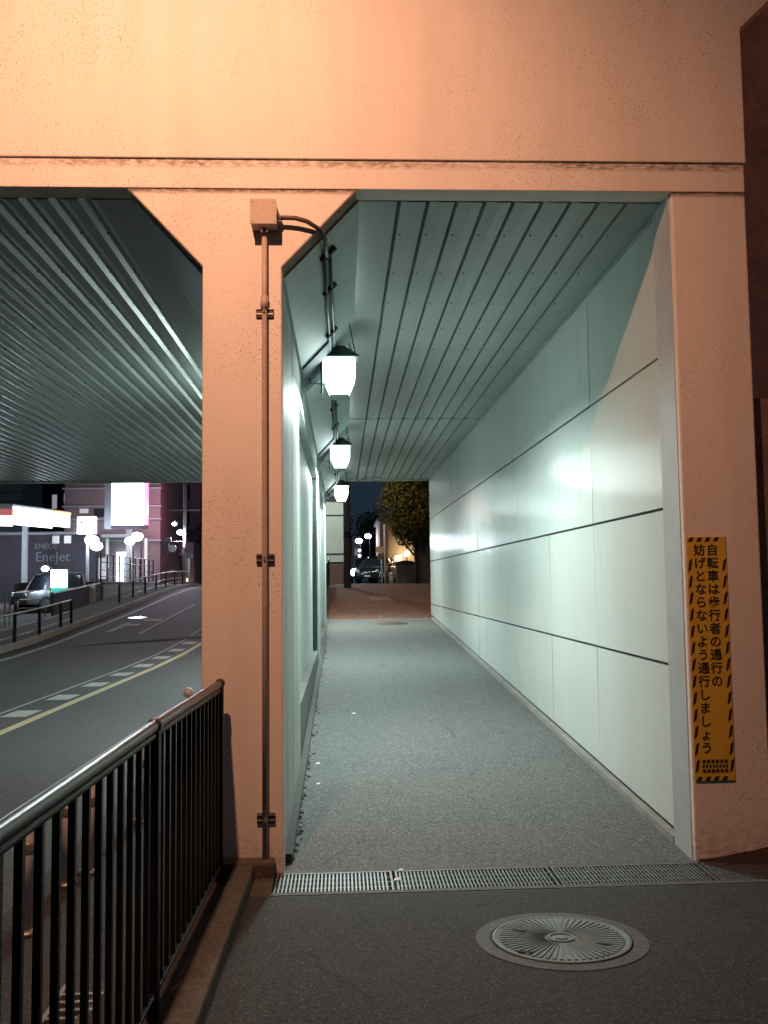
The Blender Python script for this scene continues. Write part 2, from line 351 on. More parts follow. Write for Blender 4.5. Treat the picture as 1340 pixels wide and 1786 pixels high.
def tag(o, label, cat, group=None):
    o['label'] = label; o['category'] = cat
    if group: o['group'] = group
    return o
def struct(o): o['kind'] = 'structure'; return o
def copy_tree(o, parent=None, **kw):
    c = o.copy(); COL.objects.link(c); c.parent = parent
    for ch in list(o.children): copy_tree(ch, c)
    return c
def lamp(kind, name, loc, power, color, parent=None, radius=0.1, rot=None, **kw):
    L = bpy.data.lights.new(name, kind); L.energy = power; L.color = color
    if kind == 'AREA': L.shape = 'DISK'; L.size = radius
    else: L.shadow_soft_size = radius
    for k, v in kw.items(): setattr(L, k, v)
    o = bpy.data.objects.new(name, L); COL.objects.link(o); o.location = loc
    if rot: o.rotation_euler = rot
    if parent is not None: o.parent = parent
    return o
def text_mesh(chars, material, name, parent=None, extrude=0.001, bold=0.0):
    """chars: list of (string, matrix, size) merged in one lettering mesh"""
    vs = []; fs = []
    for ch, mw, size in chars:
        cu = bpy.data.curves.new('t', 'FONT'); cu.body = ch; cu.size = size; cu.extrude = extrude
        cu.align_x = 'CENTER'; cu.align_y = 'CENTER'; cu.resolution_u = 4; cu.offset = bold
        ob = bpy.data.objects.new('t', cu); COL.objects.link(ob)
        bpy.context.view_layer.update()
        me = ob.evaluated_get(bpy.context.evaluated_depsgraph_get()).to_mesh()
        # centre on the glyph's box
        if len(me.vertices):
            o = len(vs); vs += [tuple(mw @ v.co) for v in me.vertices]; fs += [tuple(i+o for i in p.vertices) for p in me.polygons]
        ob.evaluated_get(bpy.context.evaluated_depsgraph_get()).to_mesh_clear()
        bpy.data.objects.remove(ob); bpy.data.curves.remove(cu)
    mb = MB(); mb.v = vs; mb.f = fs
    return mb.build(name, material, parent)

FY = 5.525          # front face of the overpass
CZ = 2.425          # soffit
XW = 2.119          # tiled wall
TY = 21.85          # far end of the tunnel
# ================================================================== SETTING
# ground sheet under everything
g = MB()
xs = [-400, -60, -20, -9.75, -9.74, -1.05, -1.04, 12, 60, 400]
def gh(x, y):
    z = lz(y) if x <= -9.75 else (rz(y) if x <= -1.05 else pz(y))
    return min(z, lz(y)) - 0.06 if x <= -9.75 else z - 0.06
ys2 = [-12] + [y for y in YS if y > -12]
ys2 = [-60] + ys2
vs = [(x, y, gh(x, max(y, -12))) for y in ys2 for x in xs]
fs = [(j*len(xs)+i, j*len(xs)+i+1, (j+1)*len(xs)+i+1, (j+1)*len(xs)+i) for j in range(len(ys2)-1) for i in range(len(xs)-1)]
g.add(vs, fs); struct(g.build('ground', M['ground']))
struct(MB().strip(-0.62, 6.0, pz, -12, 5.10, 0, 0.05).build('footpath', M['asphalt']))
struct(MB().strip(-0.36, XW+0.03, pz, 5.56, 21.5, 0, 0.05).build('tunnel_footpath', M['ramp_asphalt']))
struct(MB().strip(-0.32, 8.0, pz, 21.56, 41, 0, 0.05).build('brick_pavement', M['brickpave']))
struct(MB().strip(-0.30, 40.0, pz, 41, 400, 0, 0.05).build('pavement', M['ground']))
struct(MB().strip(-8.2, -1.75, rz, -12, 400, 0, 0.05).build('road', M['road']))
struct(MB().strip(-1.75, -0.62, lambda y: -1.69 if y < 19 else max(rz(y)+.02, -1.69), -12, 60, 0, 0.05).build('verge', M['asphalt']))
struct(MB().strip(-9.75, -8.36, lambda y: rz(y)+0.14, -12, 400, 0, 0.05).build('far_pavement', M['ground']))
struct(MB().strip(-8.36, -8.2, lambda y: rz(y)+0.15, -12, 400, 0, 0.2).build('kerb', M['concrete']))
# painted markings
def line(xf, w, y0, y1, mt, nm, lab):
    mb = MB(); ys = [y0] + [y for y in YS if y0 < y < y1] + [y1]
    vs = []
    for y in ys: vs += [(xf(y)-w/2, y, rz(y)+0.005), (xf(y)+w/2, y, rz(y)+0.005)]
    mb.add(vs, [(2*j, 2*j+1, 2*j+3, 2*j+2) for j in range(len(ys)-1)])
    return struct(mb.build(nm, mt))
yl = lambda y: interp(y, [(-12, -4.3), (11, -3.95), (24.5, -3.68), (60, -3.3)])
line(yl, 0.13, -10, 48, M['yellow'], 'road_marking_yellow', '')
line(lambda y: yl(y)-0.62, 0.05, 2, 44, M['white_mark'], 'road_marking_thin', '')
line(lambda y: -7.62, 0.16, -10, 80, M['white_mark'], 'road_marking_edge', '')
mb = MB()
y = 3.6
while y < 38:
    a, b_ = y, y+0.62
    mb.add([(yl(a)-0.50, a, rz(a)+.006), (yl(a)-0.16, a, rz(a)+.006), (yl(b_)-0.16, b_, rz(b_)+.006), (yl(b_)-0.50, b_, rz(b_)+.006)], [(0,1,2,3)])
    y += 1.72
struct(mb.build('road_marking_blocks', M['white_mark']))
mb = MB()
for (x0, x1, y0, y1) in ((-7.0,-6.8,27.6,30.3),(-6.6,-6.0,30.8,31.4),(-6.9,-6.4,29.3,29.9),(-5.9,-5.8,27,37)):
    mb.add([(x0,y0,rz(y0)+.006),(x1,y0,rz(y0)+.006),(x1,y1,rz(y1)+.006),(x0,y1,rz(y1)+.006)], [(0,1,2,3)])
struct(mb.build('road_marking_arrow', M['white_mark']))
mb = MB(); mb.add([(-6.9,24.2,rz(24.2)+.01),(-3.3,26.2,rz(26.2)+.01),(-3.3,27.0,rz(27)+.01),(-6.4,24.9,rz(24.9)+.01)], [(0,1,2,3)])
struct(mb.build('road_dark_patch', M['dark_patch']))  # dark slanted patch across the lane

# ================================================================== OVERPASS
br = thing('overpass', 'cream painted concrete overpass spanning the road and the walkway', 'overpass')
mb = MB()
mb.prism_y([(-14, 2.61), (2.578, 2.61), (2.578, 3.50), (2.95, 3.86), (2.95, 5.6), (-14, 5.6)], 5.508, 5.70); mb.build('beam', M['facade'], br, bevel=0.006)
mb = MB().box(-14, 2.572, FY, 5.695, CZ, 2.609); mb.build('beam_lip', M['facade'], br, bevel=0.006)
MB().prism_y([(-14, CZ+.06), (2.55, CZ+.06), (2.55, 3.5), (2.9, 3.85), (2.9, 5.5), (-14, 5.5)], 5.703, TY).build('deck', M['deck'], br)
MB().box(-14, 2.5, TY+.003, TY+.25, CZ-.02, 5.5).build('far_beam', M['facade'], br)
# ribbed soffit cladding
def soffit(x0, x1, name, joints_=()):
    prof = [(x0, CZ)]; mi = []
    pitch = 0.185; x = x0
    if name == 'ceiling_cladding': x = x0 + 0.24
    prof.append((x, CZ)); mi.append(0); grooves = []
    while x + pitch <= x1 + 1e-6:
        w_ = 0.060 if 'road' in name else 0.028; gd = 0.024 if 'road' in name else 0.030
        prof += [(x+(.030 if 'road' in name else .004), CZ+gd), (x+w_-.012, CZ+gd), (x+w_+(.018 if 'road' in name else .0), CZ+0.003), (x+pitch*.62, CZ-0.004), (x+pitch, CZ-0.002)]; mi += [0 if 'road' in name else 1, 0 if 'road' in name else 1, 0, 0, 0]
        grooves.append(x+0.021); x += pitch
    prof.append((x1, CZ)); mi.append(0)
    mb = MB(); n = len(prof)
    for k in range(n-1):
        a, b = prof[k], prof[k+1]; mb.mat(mi[k])
        mb.add([(a[0], 5.705, a[1]), (b[0], 5.705, b[1]), (a[0], TY, a[1]), (b[0], TY, b[1])], [(1, 0, 2, 3)])
    mb.mat(1)
    for gx in grooves:
        y = 6.27
        while y < TY-.2:
            mb.box(gx+0.026, gx+0.036, y-.0055, y+.0055, CZ-0.007, CZ+0.006); y += 0.8
    for yy in joints_: mb.box(x0, x1, yy, yy+.010, CZ-.006, CZ+.02)
    mb.build(name, [M['ceiling'], M['groove']], br)
soffit(0.137, XW+0.02, 'ceiling_cladding', (13.6,))
soffit(-9.6, -1.29, 'road_ceiling_cladding')
MB().box(-9.6, 2.1, TY-.02, TY+.002, CZ-.03, CZ+.06).build('ceiling_edge', M['ceiling'], br)
# dividing wall with haunches
dw = thing('dividing_wall', 'pale wall between road and walkway with sloped haunches and conduit post', 'wall')
fr = MB().prism_y([(-0.834, -1.95), (-0.352, -1.95), (-0.352, 1.930), (0.112, CZ-.003), (-1.290, CZ-.003), (-0.834, 1.936)], FY+.003, 5.68)
fr.build('front_post', M['facade'], dw, bevel=0.008)
ed = MB()
for sgn, (ax, az, bx, bz) in ((1, (-0.352, 1.930, 0.112, CZ-.004)), (-1, (-0.834, 1.936, -1.290, CZ-.004))):
    ed.add([(ax, FY+.008, az-.004), (bx, FY+.008, bz-.004), (bx, 5.69, bz-.004), (ax, 5.69, az-.004),
            (ax, FY+.008, az+.004), (bx, FY+.008, bz+.004), (bx, 5.69, bz+.004), (ax, 5.69, az+.004)],
           [(0,1,2,3), (4,7,6,5), (0,4,5,1), (1,5,6,2), (2,6,7,3), (3,7,4,0)])
ed.build('chamfer_trim', M['dirty_edge'], dw)
H = [(-0.342, 1.915), (0.137, CZ-.001), (-1.298, CZ-.001), (-0.844, 1.915)]
MB().prism_y(H, 5.69, TY).build('haunch', M['haunch'], dw)
core = MB().prism_y([(-0.80, -1.95), (-0.452, -1.95), (-0.452, 1.914), (-0.80, 1.914)], 5.69, TY); core.build('wall_core', M['wall_green'], dw)
pil = MB()
for y0, y1 in ((5.69, 8.0), (14.4, 16.1), (20.4, TY)): pil.box(-0.452, -0.362, y0, y1, -1.9, 1.914)
o = pil.build('pilaster', M['wall_green'], dw, bevel=0.008)
hd = MB()
for y0, y1 in ((8.0, 14.4), (16.1, 20.4)): hd.box(-0.451, -0.366, y0, y1, 1.62, 1.914)
hd.build('niche_head', M['wall_green'], dw)
sl = MB()
for y0, y1 in ((8.0, 14.4), (16.1, 20.4)):
    sl.prism_y([(-0.451, -1.9), (-0.366, -1.9), (-0.372, -1.075), (-0.451, -1.06)], y0+.001, y1-.001)
sl.build('niche_sill', M['sill_darkened'], dw)
for (ya) in (6.85,): MB().box(-0.364, -0.3605, ya, ya+.006, -1.7, 1.91).build('panel_joint', M['joint'], dw)
MB().box(-0.4515, -0.385, 14.30, 14.398, -1.03, 1.618).build('jamb_shade_box', M['joint'], dw)  # dark box painted in for the shade on the niche jamb
sk = MB().strip(-0.362, -0.31, lambda y: pz(y)+0.055, 5.70, 21.5, 0, 0.08); sk.build('skirting', M['ground'], dw)
MB().box(-0.845, -0.40, 5.40, FY+.001, -1.9, -1.60).build('footing', M['kerb'], dw, bevel=0.015)

# right-hand pillar & tiled wall
rp = thing('pillar', 'cream painted pillar carrying the yellow warning plate, right of the walkway', 'pillar')
MB().box(2.100, 2.573, FY+.003, 5.80, -1.95, CZ-.002).build('shaft', M['facade'], rp, bevel=0.010)
MB().box(2.095, 2.112, FY+.05, 5.865, -1.9, CZ-.003).build('side_strip', M['endstrip'], rp)
tw = thing('tiled_wall', 'glossy white panelled wall along the right side of the walkway', 'wall')
MB().box(XW+.03, XW+.45, 5.81, TY, -1.95, CZ+.05).build('backing', M['joint'], tw)
joints = [5.885] + [7.607 + 1.648*i for i in range(9)]
joints = [j for j in joints if j < TY-.3] + [TY]
rows = [None, -0.565, 0.450, 1.455, CZ-.012]
pm = MB()
for i in range(len(joints)-1):
    ya, yb = joints[i]+.006, joints[i+1]-.006
    for r in range(4):
        za0, za1 = (pz(ya)+.085, pz(yb)+.085) if r == 0 else (rows[r]+.010,)*2
        zt = rows[r+1]-.010
        t = [random.uniform(-.0022, .0022) for _ in range(4)]
        x = XW; b = XW+.03
        pm.add([(x+t[0], ya, za0), (x+t[1], yb, za1), (x+t[2], yb, zt), (x+t[3], ya, zt), (b, ya, za0), (b, yb, za1), (b, yb, zt), (b, ya, zt)],
               [(0,3,2,1), (0,1,5,4), (1,2,6,5), (2,3,7,6), (3,0,4,7)])
pm.build('panels', M['panel'], tw)
MB().strip(XW-.03, XW+.028, lambda y: pz(y)+0.045, 5.87, 21.5, 0, 0.08).build('skirting', M['concrete'], tw)
MB().prism_y([(XW-.012, CZ-.03), (XW+.02, CZ-.03), (XW+.02, CZ-.002), (XW-.012, CZ-.002)], 5.80, TY).build('cornice', M['ceiling'], tw)
# left abutment of the road span
ab = thing('abutment_wall', 'far grey abutment wall on the other side of the underpass road', 'wall')
MB().box(-10.2, -9.65, 5.7, TY, -2, CZ+.05).build('wall_face', M['wall_green'], ab)
# threshold strip at the far end
struct(MB().box(-0.33, XW+.02, 21.49, 21.57, -1.2, -0.895).build('threshold_strip', M['concrete']))

# right-hand side beyond the pillar
rw = thing('retaining_wall', 'dark stone retaining wall standing behind the right edge of the pillar', 'wall')
MB().box(2.62, 9, 5.95, 6.6, 1.125, 6.5).build('upper_wall', M['stone_brightened'], rw)
MB().box(2.595, 9, 5.60, 6.6, -2, 1.12).build('lower_wall', M['stone_wall'], rw)
sm = MB(); n = 18; vs = []; fs = []  # low dark wedge along the foot of the right pillar
for i in range(n+1):
    x = 2.12 + (3.6-2.12)*i/n; w = (x-2.12)/(3.6-2.12)
    h = 0.015+0.22*w + random.uniform(-.006, .006); d = 0.02+0.30*w
    vs += [(x, FY+.001, -1.72), (x, FY+.0005, -1.70+h), (x, FY-0.4*d, -1.70+0.55*h+random.uniform(-.01,.01)), (x, FY-d, -1.705)]
for i in range(n):
    for k in range(3): a = i*4+k; fs.append((a, a+4, a+5, a+1))
sm.add(vs, fs); o = sm.build('dark_brown', M['dark_brown'], None, smooth=True); o['kind'] = 'stuff'; o['label'] = 'low dark wedge at the foot of the right pillar'

# ================================================================== NEAR OBJECTS
# junction box, conduit, clamps
jb = thing('junction_box', 'square grey brown junction box high on the middle post', 'junction box', (-0.453, FY-.06, 2.23))
MB().box(-.077, .077, -.055, .058, -.074, .074).build('housing', M['box_paint'], jb, bevel=0.004)
sc = MB().box(-.080, .080, -.066, -.0555, -.077, .077).mat(1)
for sx in (-.065, .065):
    for sz in (-.062, .062): sc.tube([(sx, -.066, sz), (sx, -.070, sz)], .006, 8)
sc.build('lid', [M['box_paint'], M['conduit']], jb)
cd = thing('conduit', 'long vertical steel conduit running down the middle post', 'conduit')
zc = FY-.035
MB().tube([(-.453, zc, 2.155), (-.453, zc, 1.74), (-.456, zc, 0.2), (-.458, zc, -1.72)], .0165, 12).build('pipe', M['conduit'], cd, smooth=True)
MB().tube([(-.453, zc, 2.165), (-.453, zc, 2.135)], .024, 12).build('gland', M['clamp'], cd, smooth=True)
MB().tube([(-.4545, zc, 1.735), (-.4545, zc, 1.655)], .023, 12).build('coupling', M['conduit'], cd, smooth=True)
for z in (1.640, 0.139, -1.379):
    c = MB().box(-.507, -.401, FY-.012, FY+.001, z-.028, z+.030).build('clamp', M['black_cable'], cd)
    cc = MB()
    for dz in (0.022, -0.010): cc.box(-.507, -.401, FY-.020, FY-.0125, z+dz-.004, z+dz+.005)
    cc.tube([(-.455, zc-.018, z-.010), (-.455, zc-.018, z+.015)], .008, 8)
    cc.build('strap', M['clamp'], c)
# flexible cable from the box to the haunch
fc = thing('flexible_cable', 'black flexible cable bowed from junction box to the sloped haunch', 'cable')
def hz(x, off=0.0): return 1.915 + (x+0.342) * (CZ-1.915)/0.479 - off
pts = [(-.376, FY-.05, 2.215), (-.33, FY-.055, 2.218), (-.26, FY-.06, 2.214), (-.19, FY-.055, 2.195), (-.13, FY-.03, 2.165), (-.085, FY+.05, 2.130), (-.082, FY+.20, 2.125), (-.080, FY+.45, hz(-.08, .035))]
MB().tube(pts, .014, 10).build('cable_sheath', M['black_cable'], fc, smooth=True)
MB().tube([(-.378, FY-.05, 2.215), (-.352, FY-.054, 2.217)], .023, 12).build('gland', M['clamp'], fc, smooth=True)
pc = thing('haunch_conduit', 'pair of dark conduits clipped along the sloped haunch towards the lanterns', 'conduit')
for dx in (-.016, .022):
    MB().tube([(-.08+dx, 5.95, hz(-.08+dx, .03)), (-.07+dx, 8.45, hz(-.07+dx, .03))], .011, 8).build('pipe', M['lamp_dark'], pc, smooth=True)
for dx in (-.016, .022):
    MB().tube([(-.07+dx, 8.75, hz(-.07+dx, .03)), (-.07+dx, 20.3, hz(-.07+dx, .03))], .011, 8).build('pipe', M['lamp_dark'], pc, smooth=True)
for y in (5.98, 6.72, 7.9, 10.0, 11.4, 12.8, 16.4, 18.3):
    q = MB(); q.tube([(-.115, y, hz(-.115, .028)), (-.025, y, hz(-.025, .028))], .021, 8)
    q.build('clip', M['black_cable'], pc)

# lanterns
def frustum(mb, c, a0, z0, a1, z1):
    vs = [(c[0]+sx*a0, c[1]+sy*a0, z0) for sx, sy in ((-1,-1),(1,-1),(1,1),(-1,1))] + [(c[0]+sx*a1, c[1]+sy*a1, z1) for sx, sy in ((-1,-1),(1,-1),(1,1),(-1,1))]
    mb.add(vs, [(3,2,1,0), (4,5,6,7), (0,1,5,4), (1,2,6,5), (2,3,7,6), (3,0,4,7)]); return mb
def lantern(label, mir=1, group='lanterns hung from the walkway haunch'):
    t = thing('lantern', label, 'lantern', (0, 0, 0), 0, group)
    # local origin: glass centre; x scaled by mir for road side
    cap = MB(); frustum(cap, (0, 0), 0.185, 0.175, 0.045, 0.300); cap.box(-.19, .19, -.19, .19, .160, .1755); cap.build('cap', M['lamp_dark'], t, bevel=0.004)
    gl = MB(); frustum(gl, (0, 0), 0.150, -0.02, 0.152, 0.155); frustum(gl, (0, 0), 0.085, -0.185, 0.150, -0.0205); gl.build('glass', M['lamp_glass'] if mir == 1 else M['lamp_glass_road'], t, bevel=0.012)
    fm = MB(); fm.box(-.09, .09, -.09, .09, -.200, -.186)
    fm.build('base_plate', M['lamp_dark'], t)
    x0 = -0.26*mir
    sl_ = (CZ-1.915)/0.479
    xa, xb, off = -.325*mir, -.07*mir, .012
    za, zb = -.040+.018, -.040+.018+(abs(xa)-abs(xb))*sl_
    MB().add([(xa, -.55, za), (xb, -.55, zb), (xb, .42, zb), (xa, .42, za), (xa, -.55, za-.035), (xb, -.55, zb-.035), (xb, .42, zb-.035), (xa, .42, za-.035)],
             [(0,1,2,3), (7,6,5,4), (0,4,5,1), (1,5,6,2), (2,6,7,3), (3,7,4,0)]).build('dark_cover_plate', M['dark_cover_plate'], t)  # dark plate added over the hot spot on the haunch behind the lantern
    bk = MB()
    bk.add([(x0-.10*mir, -.10, .03), (x0-.10*mir, .10, .03), (x0+.14*mir, .10, .275), (x0+.14*mir, -.10, .275),
            (x0-.07*mir, -.10, .0), (x0-.07*mir, .10, .0), (x0+.17*mir, .10, .245), (x0+.17*mir, -.10, .245)],
           [(0,1,2,3), (7,6,5,4), (0,3,7,4), (1,5,6,2), (0,4,5,1), (3,2,6,7)])
    bk.build('bracket', M['lamp_dark'], t, bevel=0.004)
    MB().tube([(x0+.02*mir, 0, .12), (-.10*mir, 0, .17)], .018, 8).build('arm', M['lamp_dark'], t, smooth=True)
    MB().tube([(x0-.05*mir, -.05, .03), (x0-.01*mir, -.07, -.07), (-.13*mir, -.09, -.09)], .007, 6).build('stay', M['lamp_dark'], t, smooth=True)
    for sy in (-.12, .12):
        MB().tube([(.09*mir, sy*3.2, .455), (.15*mir, sy*1.2, .215), (.13*mir, sy, .18), (.06*mir, sy, .20)], .006, 6).build('stay', M['lamp_dark'], t, smooth=True)
    lamp('AREA', 'bulb', (0, 0, -.203), 178, (0.84, 1.0, 0.96), t, 0.17, (0, 0, 0), specular_factor=0.4, spread=math.radians(172))
    MB().box(min(-.176*mir, -.158*mir), max(-.176*mir, -.158*mir), -.165, .165, -.19, .16).build('reflector', M['lamp_dark'], t)  # opaque plate added to keep the glass light off haunch and wall
    return t
L1 = lantern('nearest bright lantern under the walkway haunch, the largest of the three')
L1.location = (-.005, 8.70, 1.955)
for loc, lab in (((-.005, 14.35, 1.955), 'middle bright lantern hung on the walkway haunch, second from the post'), ((0.01, 20.4, 1.955), 'farthest bright lantern hung at the far mouth of the walkway')):
    c = copy_tree(L1); c.location = loc; c['label'] = lab
R1 = lantern('lantern under the road side haunch, nearest the middle post', -1, 'lanterns on the road side of the wall')
R1.location = (-1.17, 10.9, 1.955)
for loc, lab in (((-1.17, 16.0, 1.955), 'lantern under the road side haunch, second from the post'), ((-1.19, 20.4, 1.955), 'lantern under the road side haunch at the far end')):
    c = copy_tree(R1); c.location = loc; c['label'] = lab

# yellow warning plate
sg = thing('warning_sign', 'tall narrow yellow warning plate with black Japanese text and striped border', 'sign', (2.2345, FY, -0.490))
SW, SH = 0.243, 1.470

# striped border
st = MB().box(-SW/2, SW/2, -.004, .0028, -SH/2, SH/2).mat(1); bw = 0.031; yy = -.0062
def quad(pts): 
    n = len(pts); st.add([(x, yy, z) for x, z in pts] + [(x, yy+.002, z) for x, z in pts], [tuple(range(n))] + [(i, i+n, (i+1) % n + n, (i+1) % n) for i in range(n)])
step = SH/14.3
for side in (-1, 1):
    x0 = side*(SW/2) - (bw if side == 1 else 0)
    z = -SH/2 + 0.055
    while z < SH/2 - 0.11:
        quad([(x0+.001, z-.004), (x0+bw*.62, z+.012), (x0+bw-.001, z+.078), (x0+bw*.40, z+.064)]); z += 0.1005
for zz in (-SH/2, SH/2-bw):
    x = -SW/2+.006
    while x < SW/2-.03:
        quad([(x, zz+.003), (x+.026, zz+.003), (x+.038, zz+bw-.003), (x+.014, zz+bw-.003)]); x += 0.052
quad([(-SW/2+.003, -SH/2+.0005), (SW/2-.003, -SH/2+.0005), (SW/2-.003, -SH/2+.0028), (-SW/2+.003, -SH/2+.0028)])
st.build('plate', [M['sign_yellow'], M['sign_black']], sg)
rot = Matrix.Rotation(math.radians(90), 4, 'X')
def vcol(txt, x, ztop, pitch, size):
    return [(c, Matrix.Translation((x, -.0052, ztop - pitch*(i+.5))) @ rot, size) for i, c in enumerate(txt)]
ch = vcol('自転車は歩行者の通行の', 0.034, 0.690, 0.0795, 0.074) + vcol('妨げとならないよう通行しましょう', -0.046, 0.690, 0.0795, 0.074)
text_mesh(ch, M['sign_black'], 'lettering', sg, .001, .0011)
sm_ = MB()
for r, (zz, k, w) in enumerate(((-.618, 6, .021), (-.646, 8, .019), (-.674, 6, .019))):
    x = -.078
    for i in range(k):
        pw = 0.162/k
        for q in range(3): sm_.box(x+.003, x+pw-.004, -.0065, -.0045, zz-.008+q*.007, zz-.0045+q*.007)
        sm_.box(x+pw*.42, x+pw*.58, -.0066, -.0045, zz-.009, zz+.012)
        x += pw
sm_.build('small_print', M['sign_black'], sg)

# drain gratings
struct(MB().box(-0.62, 5.9, 5.10, 5.56, -2.0, -1.745).build('drain_channel', M['pit']))
gf = MB(); gf.box(-0.40, 5.9, 5.10, 5.145, -1.80, -1.683); gf.box(-0.40, 5.9, 5.505, 5.558, -1.80, -1.695); struct(gf.build('drain_edge', M['iron_ring']))
struct(MB().box(-0.84, -0.40, 5.10, 5.558, -1.80, -1.686).build('drain_end_slab', M['kerb']))
def grating(x0, x1, lab):
    t = thing('drain_grating', lab, 'grating', (x0, 5.325, -1.70), 0, 'drain gratings across the walkway mouth')
    w = x1-x0; fmb = MB()
    fmb.box(.004, w-.004, -.178, -.166, -.03, .006); fmb.box(.004, w-.004, .166, .178, -.03, .006)
    fmb.box(.004, .016, -.166, .166, -.03, .006); fmb.box(w-.016, w-.004, -.166, .166, -.03, .006)
    fmb.build('frame', M['grate'], t)
    bb = MB(); x = .032
    while x < w-.02: bb.box(x-.0048, x+.0048, -.166, .166, -.025, .004); x += .0215
    for yy in (-.08, .0, .08): bb.box(.016, w-.016, yy-.004, yy+.004, -.02, .0025)
    bb.build('bars', M['grate'], t)
grating(-0.395, 0.28, 'shiny slotted drain grating closest to the middle post')
grating(0.29, 1.20, 'slotted drain grating in the middle of the walkway mouth behind the manhole')
grating(1.21, 2.10, 'slotted drain grating ending in front of the right pillar')
grating(2.11, 3.0, 'slotted drain grating beyond the right pillar at the frame edge')

# manhole in the foreground
mz = pz(4.27)
mh = thing('manhole_cover', 'large round iron manhole cover with radiating ribs in the foreground path', 'manhole cover', (0.985, 4.27, mz))
mh.rotation_euler = (-math.atan(0.0497), 0, 0)
MB().lathe([(.388, -.03), (.388, .003), (.322, .004), (.322, -.03)], (0,0,0), 64).build('ring', M['iron_ring'], mh)
cv = MB(); cv.lathe([(.312, -.02), (.312, .009), (.300, .011), (.290, .006), (.02, .006), (.001, .006)], (0,0,0), 64)
cvo = cv.build('cover', M['iron'], mh)
rb = MB()
for k in range(56):
    a = 2*math.pi*k/56; ca, sa = math.cos(a), math.sin(a)
    r0, r1 = 0.075, 0.282
    w0, w1 = .002, .0075
    rb.add([(ca*r0-sa*-w0, sa*r0+ca*-w0, .0055), (ca*r1-sa*-w1, sa*r1+ca*-w1, .0055), (ca*r1-sa*w1, sa*r1+ca*w1, .0055), (ca*r0-sa*w0, sa*r0+ca*w0, .0055),
            (ca*r0-sa*-w0, sa*r0+ca*-w0, .0095), (ca*r1-sa*-w1, sa*r1+ca*-w1, .0115), (ca*r1-sa*w1, sa*r1+ca*w1, .0115), (ca*r0-sa*w0, sa*r0+ca*w0, .0115)],
           [(4,5,6,7), (0,1,5,4), (1,2,6,5), (2,3,7,6), (3,0,4,7)])
rb.build('radial_ribs', M['iron'], cvo)
MB().lathe([(.062, .004), (.062, .013), (.050, .013), (.050, .0075)], (0,0,0), 32).build('hub', M['iron'], cvo)
em = MB(); em.prism_z([(-.03, -.008), (0, -.03), (.03, -.008), (.02, .022), (-.02, .022)], .005, .012); em.build('emblem', M['iron'], cvo)
for a, r in ((math.radians(148), .20), (math.radians(-32), .20), (math.radians(222), .265)):
    q = MB(); c_, s_ = r*math.cos(a), r*math.sin(a); 
    ww, hh = (.032, .010); tilt = math.radians(-20)
    P = [(-ww, -hh), (ww, -hh), (ww, hh), (-ww, hh)]
    q.prism_z([(c_+px*math.cos(tilt)-py*math.sin(tilt), s_+px*math.sin(tilt)+py*math.cos(tilt)) for px, py in P], .006, .0135)
    q.build('key_slot', M['pit'], cvo)
# shiny round covers farther away
m2 = thing('manhole_cover', 'round manhole cover glowing orange at the far end of the walkway', 'manhole cover', (1.12, 20.55, pz(20.55)))
m2.rotation_euler = (math.atan(.05), 0, 0)
MB().lathe([(.36, -.02), (.36, .006), (.001, .006)], (0,0,0), 40).build('cover', M['cover_shiny'], m2)
m3 = thing('manhole_cover', 'round manhole cover shining pink out on the road', 'manhole cover', (-7.1+.1, 32.0, rz(32.0)+.004))
m3.rotation_euler = (math.atan(.060), 0, 0)
MB().lathe([(.33, -.02), (.33, .006), (.001, .006)], (0,0,0), 40).build('cover', M['cover_shiny'], m3)
m4 = thing('access_cover', 'pale rectangular access cover set in the red brown pavement', 'access cover', (1.20, 28.9, pz(28.9)+.004))
m4.rotation_euler = (math.atan(.0478), 0, 0)
MB().box(-.33, .33, -.95, .95, -.02, .006).build('plate', M['concrete'], m4)

# low kerb and railing on the left
mb = MB().strip(-0.635, -0.515, lambda y: pz(y)+0.085, -6, 5.42, 0, 0.16)
kb = mb.build('kerb_stone', M['kerb'], None, bevel=0.012); tag(kb, 'mossy concrete kerb at the foot of the black railing', 'kerb stone')
mb = MB().strip(-0.95, -0.64, lambda y: pz(y)+0.012, -6, 5.42, 0, 0.30); struct(mb.build('railing_plinth', M['dark_brown']))
XF = -0.703
def railing(x, y0, n, pitch, zf, lab, tf, name='railing'):
    t = thing(name, lab, 'railing')
    ys = [y0 + pitch*i for i in range(n+1)]
    fine = [(x, y, tf(y)) for y in [y0 + (ys[-1]-y0)*i/24 for i in range(25)]]
    MB().tube(fine, .0215, 14).build('top_rail', M['rail_steel'], t, smooth=True)
    MB().tube([(a, b, c-.034) for a, b, c in fine], .014, 8).build('upper_bar', M['black_steel'], t, smooth=True)
    MB().tube([(a, b, zf(b)+.10) for a, b, c in fine], .014, 8).build('bottom_rail', M['black_steel'], t, smooth=True)
    for i, y in enumerate(ys):
        p = MB().box(x-.020, x+.020, y-.026, y+.026, zf(y)-.05, tf(y)-.015).build('post', M['black_steel'], t, bevel=0.003)
        MB().tube([(x, y-.03, tf(y-.03)), (x, y+.03, tf(y+.03))], .0275, 14).build('collar', M['rail_steel'], p, smooth=True)
    for i in range(n):
        for k in range(1, 14):
            y = ys[i] + pitch*k/14
            MB().box(x-.0095, x+.0095, y-.0095, y+.0095, zf(y)+.09, tf(y)-.03).build('baluster', M['black_steel'], t)
    return t
railtop = lambda y: interp(y, [(-3, -.40), (1.96, -.502), (3.74, -.533), (5.66, -.585)])
railing(XF, 5.36-1.84*4, 4, 1.84, pz, 'black steel railing with tube handrail running up to the middle post', railtop)
railing(-0.50, 22.1, 6, 2.6, pz, 'dark railing beyond the far mouth of the walkway', lambda y: pz(y)+1.1)

